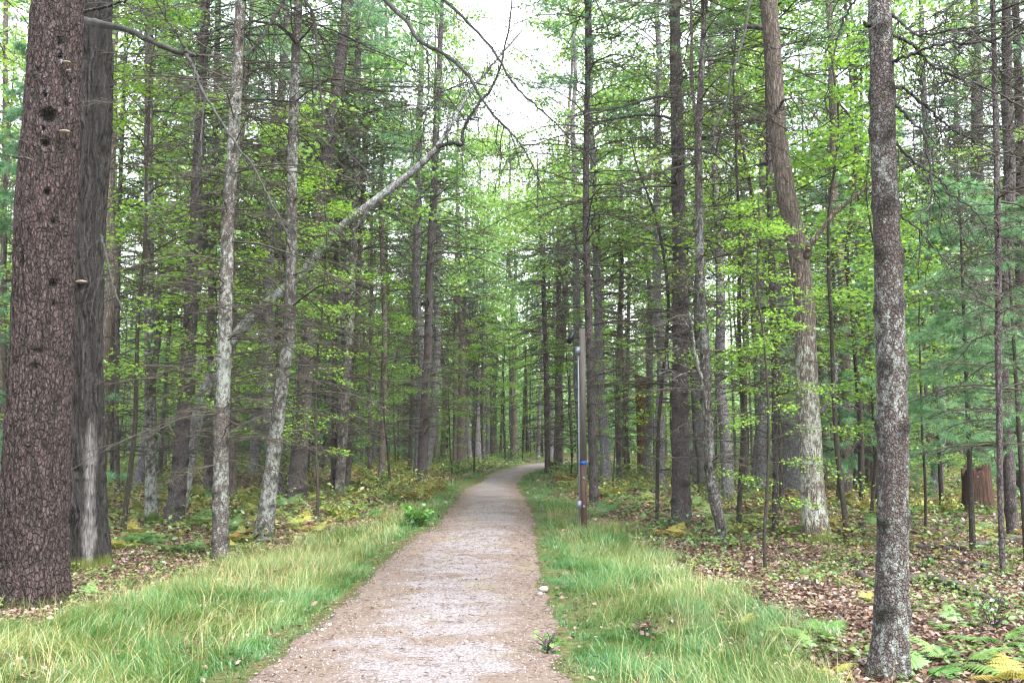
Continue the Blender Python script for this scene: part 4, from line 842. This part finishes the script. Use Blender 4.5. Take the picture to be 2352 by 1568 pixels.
y = U(4.6, 20, 9000); lf_ = U(0, 1, 9000) < .62; x = np.where(lf_, pl(y) - U(.25, 4, 9000), pr(y) + U(.25, 2.6, 9000)); kp = (strip_w(x, y) > .3) & (fbm(x * 1.2, y * 1.2, s=131) > .44); x, y = x[kp], y[kp]; m_ = len(x)
blades(G, x, y, U(.2, .45, m_), U(.0025, .0045, m_), U(.6, 1.1, m_), bend=1.25)
grass_field(90000, 13, 28, 1.9, 1.)
grass_field(42000, 28, 62, 3.6, 1.05)
tag(G.build('grass', M['grass'], None, False), 'green and straw coloured grass on both verges of the path', 'grass', kind='stuff')

Lt = MB()
def litter(n, y0, y1, size, half=.62):
    y = np.sqrt(U(y0*y0, y1*y1, n)); x = U(-half, half, n) * y; g = strip_w(x, y); d = pdist(x, y)
    kp = (d > .05) & (U(0, 1, n) > g * .93) & (U(0, 1, n) < .35 + .9 * fbm(x * .8, y * .8, s=101)); x, y = x[kp], y[kp]; m = len(x)
    C = np.c_[x, y, gh(x, y) + U(.004, .035, m)]
    leaves(Lt, C, size * U(.6, 1.3, m), np.clip(U(.0, .95, m) ** 1.35 + .25 * (noise(x * .6, y * .6, s=103) - .5), 0, .97), flat=.8, asp=.62)
litter(150000, 4.5, 14, .055); litter(120000, 14, 30, .085); litter(50000, 30, 60, .17)
n = 3000; y = U(4.6, 22, n) ; x = pl(y) + (pr(y) - pl(y)) * rs.beta(.6, .6, n); leaves(Lt, np.c_[x, y, x*0 + .05], U(.015, .045, n), U(.0, .6, n), flat=.85, asp=.6)
n = 1500; y = U(4.6, 26, n); s_ = np.where(U(0,1,n) < .5, 0, 1); x = np.where(s_ == 0, pl(y) + np.abs(rs.normal(size=n)) * .16, pr(y) - np.abs(rs.normal(size=n)) * .16); leaves(Lt, np.c_[x, y, x*0 + .035], U(.015, .04, n), U(.0, .5, n), flat=.85, asp=.5)
n = 7000; y = np.sqrt(U(4.6**2, 22**2, n)); x = U(-.6, .6, n) * y; kp = (strip_w(x, y) < .5) & (pdist(x, y) > 0); x, y = x[kp], y[kp]; n = len(x); a = U(0, 6.28, n); L_ = U(.05, .3, n) * .5; zz = gh(x, y) + .03
dx_ = np.cos(a) * L_; dy_ = np.sin(a) * L_; tubes(Lt, np.stack([np.c_[x - dx_, y - dy_, zz], np.c_[x + U(-.02,.02,n), y, zz + U(0, .02, n)], np.c_[x + dx_, y + dy_, zz + U(-.01,.03,n)]], 1), np.full((n, 3), .0035), 3, tone=0.)
n = 2500; y = U(4.6, 16, n); x = pl(y) + (pr(y) - pl(y)) * U(0, 1, n); a = U(0, 6.28, n); L_ = U(.01, .05, n); zz = y * 0 + .045; dx_ = np.cos(a) * L_; dy_ = np.sin(a) * L_
tubes(Lt, np.stack([np.c_[x - dx_, y - dy_, zz], np.c_[x, y, zz], np.c_[x + dx_, y + dy_, zz]], 1), np.full((n, 3), .0018), 3, tone=.12)
tag(Lt.build('leaf_litter', M['litter'], None, False), 'dry tan and brown leaves lying on the forest floor', 'leaf litter', kind='stuff')
# gravel grains and needles on the path
M['grain'] = leafmat('gravel_grains', [(0, (.09,.065,.05)), (.5, (.15,.13,.125)), (1, (.23,.215,.22))], .0)
Gr = MB(); n = 14000; y = 4.6 + 13 * U(0, 1, n) ** 1.5; x = pl(y) + (pr(y) - pl(y)) * U(.02, .98, n); C = np.c_[x, y, x*0 + .028 + .012]; sz = U(.004, .011, n)[:, None]
dirs = nrm(np.array([[1,0,0],[0,1,0],[-1,0,0],[0,-1,0],[0,0,.8],[0,0,-.8]])); V = C[:, None] + dirs[None] * sz[..., None] * U(.6, 1.2, (n, 6, 1))
e_ = np.abs((x - pl(y)) / (pr(y) - pl(y)) * 2 - 1); V[..., 2] += (-.03 + .018 * (1 - e_ ** 2) + .012 * (fbm(x * 3, y * 3, s=5) - .4))[:, None]
fc = np.array([[0,1,4],[1,2,4],[2,3,4],[3,0,4],[1,0,5],[2,1,5],[3,2,5],[0,3,5]])
Gr.add(V, (np.arange(n)[:, None, None] * 6 + fc[None]).reshape(-1, 3), tone=np.repeat(U(0, 1, n), 6))
tag(Gr.build('gravel', M['grain'], None, False), 'loose pale gravel grains on the path', 'gravel', kind='stuff')

# ferns
def frond(mb, base, az, L, tilt, npin=13, fine=True, wide=.55, tone=.4):
    s = np.linspace(0, 1, 9); r = L * (s * math.cos(tilt) + .25 * s ** 2 * math.sin(tilt)); z = L * (s * math.sin(tilt) - U(.25, .6) * s ** 2)
    P = base + np.stack([np.cos(az) * r, np.sin(az) * r, z], -1)
    tubes(mb, P[None], (np.linspace(.0035, .0012, 9))[None], 3, tone=tone + .1)
    sp_ = np.linspace(.26, .99, npin); i = np.minimum((sp_ * 8).astype(int), 7); u = (sp_ * 8 - i)[:, None]; O = P[i] * (1 - u) + P[i+1] * u; T = nrm(P[i+1] - P[i])
    lat = nrm(np.cross(T, [0, 0, 1.])); N_ = np.cross(lat, T)
    for sg in (1, -1):
        ln = L * wide * (1.02 - sp_) ** .75 * U(.85, 1.1, npin) * .75 + .01
        d = nrm(lat * sg + T * .45 + N_ * -.12 + rs.normal(size=(npin, 3)) * .05)
        if fine:
            k = 7; q = np.linspace(.06, .95, k); o2 = O[:, None] + d[:, None] * (ln[:, None] * q[None])[..., None]; o2[..., 2] -= (ln[:, None] * .18 * q[None] ** 2)
            pd = nrm(T)
            for s2 in (1, -1):
                l2 = (ln[:, None] * .24 * (1.08 - q[None]))[..., None]; e1 = d[:, None] * .056 * ln[:, None, None] * 2. * U(.7, 1.2, (npin, k, 1))
                tip = o2 + nrm(pd[:, None] * s2 + d[:, None] * .45) * l2
                V = np.stack([o2 - e1, o2 + e1, tip], 2).reshape(-1, 3); mb.add(V, np.arange(len(V)).reshape(-1, 3), tone=tone + U(-.1, .1))
        else:
            wv = T * (ln[:, None] * .13)
            mid = O + d * ln[:, None] * .5; tip = O + d * ln[:, None]; tip[:, 2] -= ln * .18
            V = np.stack([O - wv, mid - wv * .8, tip, mid + wv * .8, O + wv], 1).reshape(-1, 3); ii = np.arange(npin)[:, None] * 5
            mb.add(V, [np.concatenate([ii + [0,1,3], ii + [1,2,3], ii + [0,3,4]])], tone=tone + U(-.1, .1))
def fern_mesh(i, fine, nf, L, mat, tone=.35):
    mb = MB()
    for k in range(nf): frond(mb, np.array([U(-.03,.03), U(-.03,.03), -.01]), k * 6.28 / nf + U(-.4, .4), L * U(.7, 1.15), U(.35, 1.0), fine=fine, tone=tone + U(-.15, .2))
    return mb.mesh('fern', mat, False)
FERN_F = [fern_mesh(i, True, 6, .5, M['fern']) for i in range(3)]; FERN_G = [fern_mesh(i, True, 5, .5, M['fern_green'], .3) for i in range(3)]
FERN_L = [fern_mesh(i, True, 5, .6, M['fern']) for i in range(4)]
def put_fern(me, x, y, s, label, group=None, name='fern'):
    o = link(name, me, None, (x, y, float(gh(x, y))), (U(-.1,.1), U(-.1,.1), U(0, 6.28)), s); tag(o, label, 'fern', group); return o
for (x, y, s, lb) in [(1545,1460,.75,'upright pale green fern in the right verge among brown stalks'), (1880,1460,.95,'tall yellow green fern left of the near lichened trunk'), (1860,1500,.7,'low green fern at the foot of the tall yellow green one'),
      (2120,1560,.9,'green fern at the foot of the near lichened trunk, right side'), (2200,1530,1.,'broad pale green fern in the bottom right corner group, left one'), (2290,1480,.9,'pale green fern standing behind the bottom right corner group'), (2330,1575,.9,'fern cut by the bottom right corner'),
      (2190,1440,.8,'fern with flat pale fronds right of the near lichened trunk'), (350,1240,.85,'green bracken right of the huge trunks'), (435,1190,.9,'pale bracken left of the straight lichened pine'), (200,1370,.7,'small pale fern before the furrowed trunk'), (800,1165,.9,'pale bluish fern below the shaggy pine'),
      (745,1160,.8,'pale bluish fern left of the shaggy pine'), (1837,1272,.45,'tiny green fern in the litter before the oak'), (1700,1440,.5,'small flat fern at the right grass edge'), (2150,1300,.5,'small green fern behind the near lichened trunk'), (330,1420,.6,'small fern in the left grass')]:
    p = gr(x, y); put_fern((FERN_G if 'green' in lb or 'pale' in lb else FERN_F)[rs.randint(3)], p[0], p[1], s, lb)
cnt = 0
for zone, (x0, x1, y0, y1, nn, sc) in {'left of the path between the pines': (240, 1000, 1075, 1275, 150, (.6, 1.15)), 'right of the path under the pines': (1380, 2352, 1075, 1240, 150, (.6, 1.1)), 'in the litter at the right': (1560, 2352, 1260, 1560, 26, (.2, .45))}.items():
    for k in range(nn):
        for _ in range(20):
            px_, py_ = U(x0, x1), y0 + (y1 - y0) * U() ** (1.4 if nn > 50 else 1); p = gr(px_, py_)
            if pdist(p[0], p[1]) > 1.2 and strip_w(p[0], p[1]) < .5: break
        else: continue
        put_fern((FERN_L if p[1] > 14 else FERN_F)[rs.randint(3)], p[0], p[1], U(*sc), 'yellowing bracken fern, one of many ' + zone, 'ferns ' + zone)
# far undergrowth, one mass
UG = MB(); n = 230000; y = np.sqrt(U(11.5**2, 75**2, n)); x = U(-.62, .62, n) * y; d = pdist(x, np.minimum(y, 61)); cl = fbm(x * .5, y * .5, s=111); kp = (d > .9) & (cl > .33) & (strip_w(x, y) < .6); kp &= ~((y > 58) & (np.abs(y - (58 + .95 * x)) < 5))
x, y, cl = x[kp], y[kp], cl[kp]; m = len(x); C = np.c_[x, y, gh(x, y) + U(.05, 1, m) * (cl - .32) * 1.5]
leaves(UG, C, U(.04, .11, m) * np.interp(y, [14, 60], [1, 2.]), np.clip(noise(x * .4, y * .4, s=113) * .75 - .12 + U(-.2, .35, m), 0, 1), flat=.8, asp=.6)
n = 9000; y = np.sqrt(U(4.6**2, 14**2, n)); x = U(-.6, .6, n) * y; kp = (fbm(x * 1.6, y * 1.6, s=141) > .53) & (strip_w(x, y) < .8) & (pdist(x, y) > .3); x, y = x[kp], y[kp]; n = len(x)
j = np.repeat(np.arange(n), 4); C = np.c_[x[j] + U(-.05, .05, 4*n), y[j] + U(-.05, .05, 4*n), gh(x[j], y[j]) + U(.03, .13, 4*n)]; leaves(UG, C, U(.03, .07, 4*n), U(0, .55, 4*n), flat=.8, asp=.6)
tag(UG.build('undergrowth', M['cover'], None, False), 'low leafy undergrowth covering the forest floor further off', 'undergrowth', kind='stuff')

def bush(name, label, cat, x, y, wpx, hpx, mat, n, size, t0=0., t1=1., stems=9):
    b = gr(x, y); Y0 = b[1]; r = wpx * .5 * Y0 / F; H = hpx * Y0 / F; root = empty(name, b); s = MB(); l = MB()
    az = U(0, 6.28, stems); L = U(.6, 1., stems) * math.hypot(r, H) * .9; P = branch_lines(np.zeros((stems, 3)), az, L * r / math.hypot(r, H), U(.6, 1.4, stems) * H / r, U(0, .3, stems)); tubes(s, P, np.full((stems, 6), .006) * np.linspace(1, .4, 6)[None], 4)
    T = sub_lines(P, 6, .7, .5, lmin=.05); tubes(s, T, np.full((len(T), 4), .003), 3); s.build('stem', M['limb'], root)
    j = rs.randint(len(T), size=n); C = T[j, rs.randint(1, 4, n)] + rs.normal(size=(n, 3)) * [.05, .05, .03]; C[:, 2] = np.maximum(C[:, 2], .02)
    leaves(l, C, size * U(.6, 1.2, n), np.clip(U(t0, t1, n), 0, 1), flat=.7, shape=6 if size > .055 else 4); l.build('foliage', M[mat], root, False); tag(root, label, cat); return root
bush('green_bush', 'bright green leafy bush at the left edge of the path', 'bush', 962, 1208, 80, 46, 'bright', 420, .07)
for (x, y, w_, h_, t0, t1, lb) in [(900,1150,130,60,.2,.9,'olive and russet low shrub left of the bright green bush'), (960,1150,120,55,.3,1.,'russet shrub behind the bright green bush'), (1000,1135,80,40,.4,1.,'reddish low shrub leaning towards the path'), (870,1115,110,50,.1,.7,'yellow green shrub under the bent snag'),
      (790,1190,90,30,.0,.6,'low green shrub in front of the shaggy pine'), (1300,1115,60,30,.4,1.,'brown leafed shrub by the dark stump'), (1400,1140,90,34,0,.7,'low green shrub right of the wooden post'), (2010,1190,120,50,.35,.8,'yellow shrub behind the near lichened trunk'), (2150,1180,130,40,.3,.75,'yellow shrub left of the tall red stump')]:
    bush('low_shrub', lb, 'shrub', x, y, w_, h_, 'bush', 700, .06, t0, t1)
for (x, y, w_, h_, lb) in [(1255,1505,36,50,'strap leaved weed at the right edge of the path'), (1490,1470,60,44,'brown withered weed in the right verge'), (2120,1310,60,40,'small seedling with green leaves behind the near trunk'), (2280,1450,60,70,'thin leafy seedling at the bottom right')]:
    brown = 'brown' in lb; bush('leafy_weed', lb, 'plant', x, y, w_, h_, 'litter' if brown else 'bright', 60 if brown else 30, .05, 0, .3 if brown else 1, stems=5)

# ---- fallen wood
def log(name, label, cat, pts, mat='log', twigs=0, K=30, lift=.3):
    P = []; R0 = []
    for x, y, w_ in pts: p = gr(x, y); r = w_ * .65 * p[1] / F; P.append(p + [0, 0, r * .9 + .01]); R0.append(r)
    P = np.array(P); b = P[0].copy(); C = catmull(P, K) - b; R = np.interp(np.linspace(0, len(P)-1, K), np.arange(len(P)), R0) * U(.7, 1.2, K); C = C + rs.normal(size=C.shape) * .011; R[:2] *= .8; R[-3:] *= [.8, .6, .35]
    mb = MB(); tubes(mb, C[None], R[None], 10)
    if twigs: T = sub_lines(C[None], twigs, .9, .22, K=5, droop=.1, lmin=.15); T[..., 2] = np.maximum(T[..., 2], -.02); tubes(mb, T, np.full((len(T), 5), np.mean(R0) * .3) * np.linspace(1, .4, 5)[None], 4)
    o = mb.build(name, M[mat], None, loc=b); tag(o, label, cat); return o
log('fallen_log', 'dark curved log right of the near lichened trunk', 'log', [(2075,1345,17),(2130,1340,20),(2185,1356,19),(2240,1376,16),(2300,1396,14),(2365,1402,12)], twigs=3)
log('fallen_log', 'thin straight log behind the dark curved one', 'log', [(2110,1282,7),(2180,1292,9),(2240,1306,9),(2292,1314,8)], twigs=4)
log('fallen_log', 'low mossy log across the litter at the right', 'log', [(2090,1262,12),(2180,1266,13),(2260,1256,12),(2352,1244,13)], twigs=2)
log('fallen_log', 'grey forked log end beside the charred stump', 'log', [(1972,1326,12),(1990,1340,14),(2015,1348,12)])
for i, (pts, lb) in enumerate([([(1665,1262,6),(1720,1240,5),(1800,1225,4),(1860,1222,3)], 'fallen branch running from the crooked foot towards the oak'), ([(1700,1215,4),(1760,1222,5),(1840,1218,4)], 'thin fallen branch behind the black slim pine'),
     ([(1900,1222,5),(1960,1220,6),(2020,1222,5)], 'fallen branch right of the oak foot'), ([(1905,1210,4),(1950,1235,4),(2010,1240,3)], 'crossing fallen branch right of the oak'), ([(2120,1272,3),(2180,1270,3),(2270,1290,3)], 'thin fallen stick above the straight log'),
     ([(640,1120,5),(720,1105,4),(800,1092,3)], 'fallen branch on the litter left of the shaggy pine'), ([(1490,1190,3),(1540,1200,4),(1580,1205,3)], 'fallen stick at the foot of the thick plum pine'), ([(2100,1200,4),(2180,1190,5),(2210,1185,3)], 'fallen branch left of the red stump'), ([(1400,1135,5),(1455,1128,7),(1520,1132,5)], 'grey log among ferns right of the post'),
     ([(2105,1322,5),(2170,1318,6),(2240,1334,6),(2330,1352,4)], 'dark fallen branch just above the dark curved log'), ([(1700,1290,3),(1760,1283,4),(1850,1290,4),(1930,1284,3)], 'dark stick across the litter before the oak'), ([(2090,1225,4),(2150,1232,6),(2230,1222,5),(2290,1230,4)], 'dark fallen branch before the red stump'),
     ([(1880,1345,3),(1920,1352,4),(2000,1346,3)], 'short stick left of the near lichened trunk'), ([(1650,1180,4),(1700,1186,5),(1770,1180,3)], 'fallen branch behind the crooked mossy pine'), ([(2140,1420,3),(2230,1432,4),(2330,1425,3)], 'thin dark stick before the dark curved log')]):
    log('fallen_branch', lb, 'branch', pts, twigs=6)
log('stick', 'small dark stick lying on the path', 'stick', [(850,1398,4),(860,1402,5),(868,1406,3)], K=8)
log('stick', 'long thin twig lying across the near path', 'stick', [(1055,1418,1.6),(1100,1422,2),(1150,1420,1.4)], K=10)
def stone(x, y, wpx, label, seed):
    b = gr(x, y); r = wpx * .5 * b[1] / F; th = np.arange(12) * 2 * np.pi / 12; V = []
    for k, ph in enumerate(np.linspace(-1.4, 1.4, 7)):
        for a in th:
            d = np.array([math.cos(a) * math.cos(ph), math.sin(a) * math.cos(ph), math.sin(ph) * .6]); V.append(d * r * (1 + .5 * (float(noise(d[0]*2+seed, d[1]*2, d[2]*2, s=seed)) - .5)))
    ii = np.arange(84).reshape(7, 12); q = np.stack([ii[:-1], np.roll(ii[:-1], -1, 1), np.roll(ii[1:], -1, 1), ii[1:]], -1).reshape(-1, 4)
    o = MB().add(np.array(V), [q, ii[-1:].copy(), ii[:1, ::-1].copy()]).build('stone', M['stone'], None, loc=b + [0, 0, .02 + r * .3]); tag(o, label, 'stone')
M['stone'] = plain('stone', (.3,.26,.22), (.55,.5,.46), 30., .9, bump=.01)
stone(1250, 1360, 20, 'white stone at the right edge of the path', 3); stone(1241, 1368, 10, 'smaller stone touching the white one', 5); stone(757, 1440, 9, 'pale pebble at the left edge of the path', 7); stone(740, 1452, 8, 'pale pebble just below the other at the left edge', 8)

# ------------------------------------------------------------------ haze
m, nt, out = nmat('haze'); pv = nt.nodes.new('ShaderNodeVolumePrincipled'); pv.inputs['Color'].default_value = (.93, .97, 1, 1); pv.inputs['Density'].default_value = .0003; pv.inputs['Anisotropy'].default_value = .2
nt.links.new(pv.outputs[0], out.inputs['Volume'])
V = np.array([(x, y, z) for x in (-320, 320) for y in (-80, 520) for z in (-2, 40.)]); hz = MB().add(V, np.array([[0,1,3,2],[4,6,7,5],[0,4,5,1],[2,3,7,6],[0,2,6,4],[1,5,7,3]])).build('haze', m, None, False)
tag(hz, 'thin pale air between the trees', 'haze', kind='stuff')
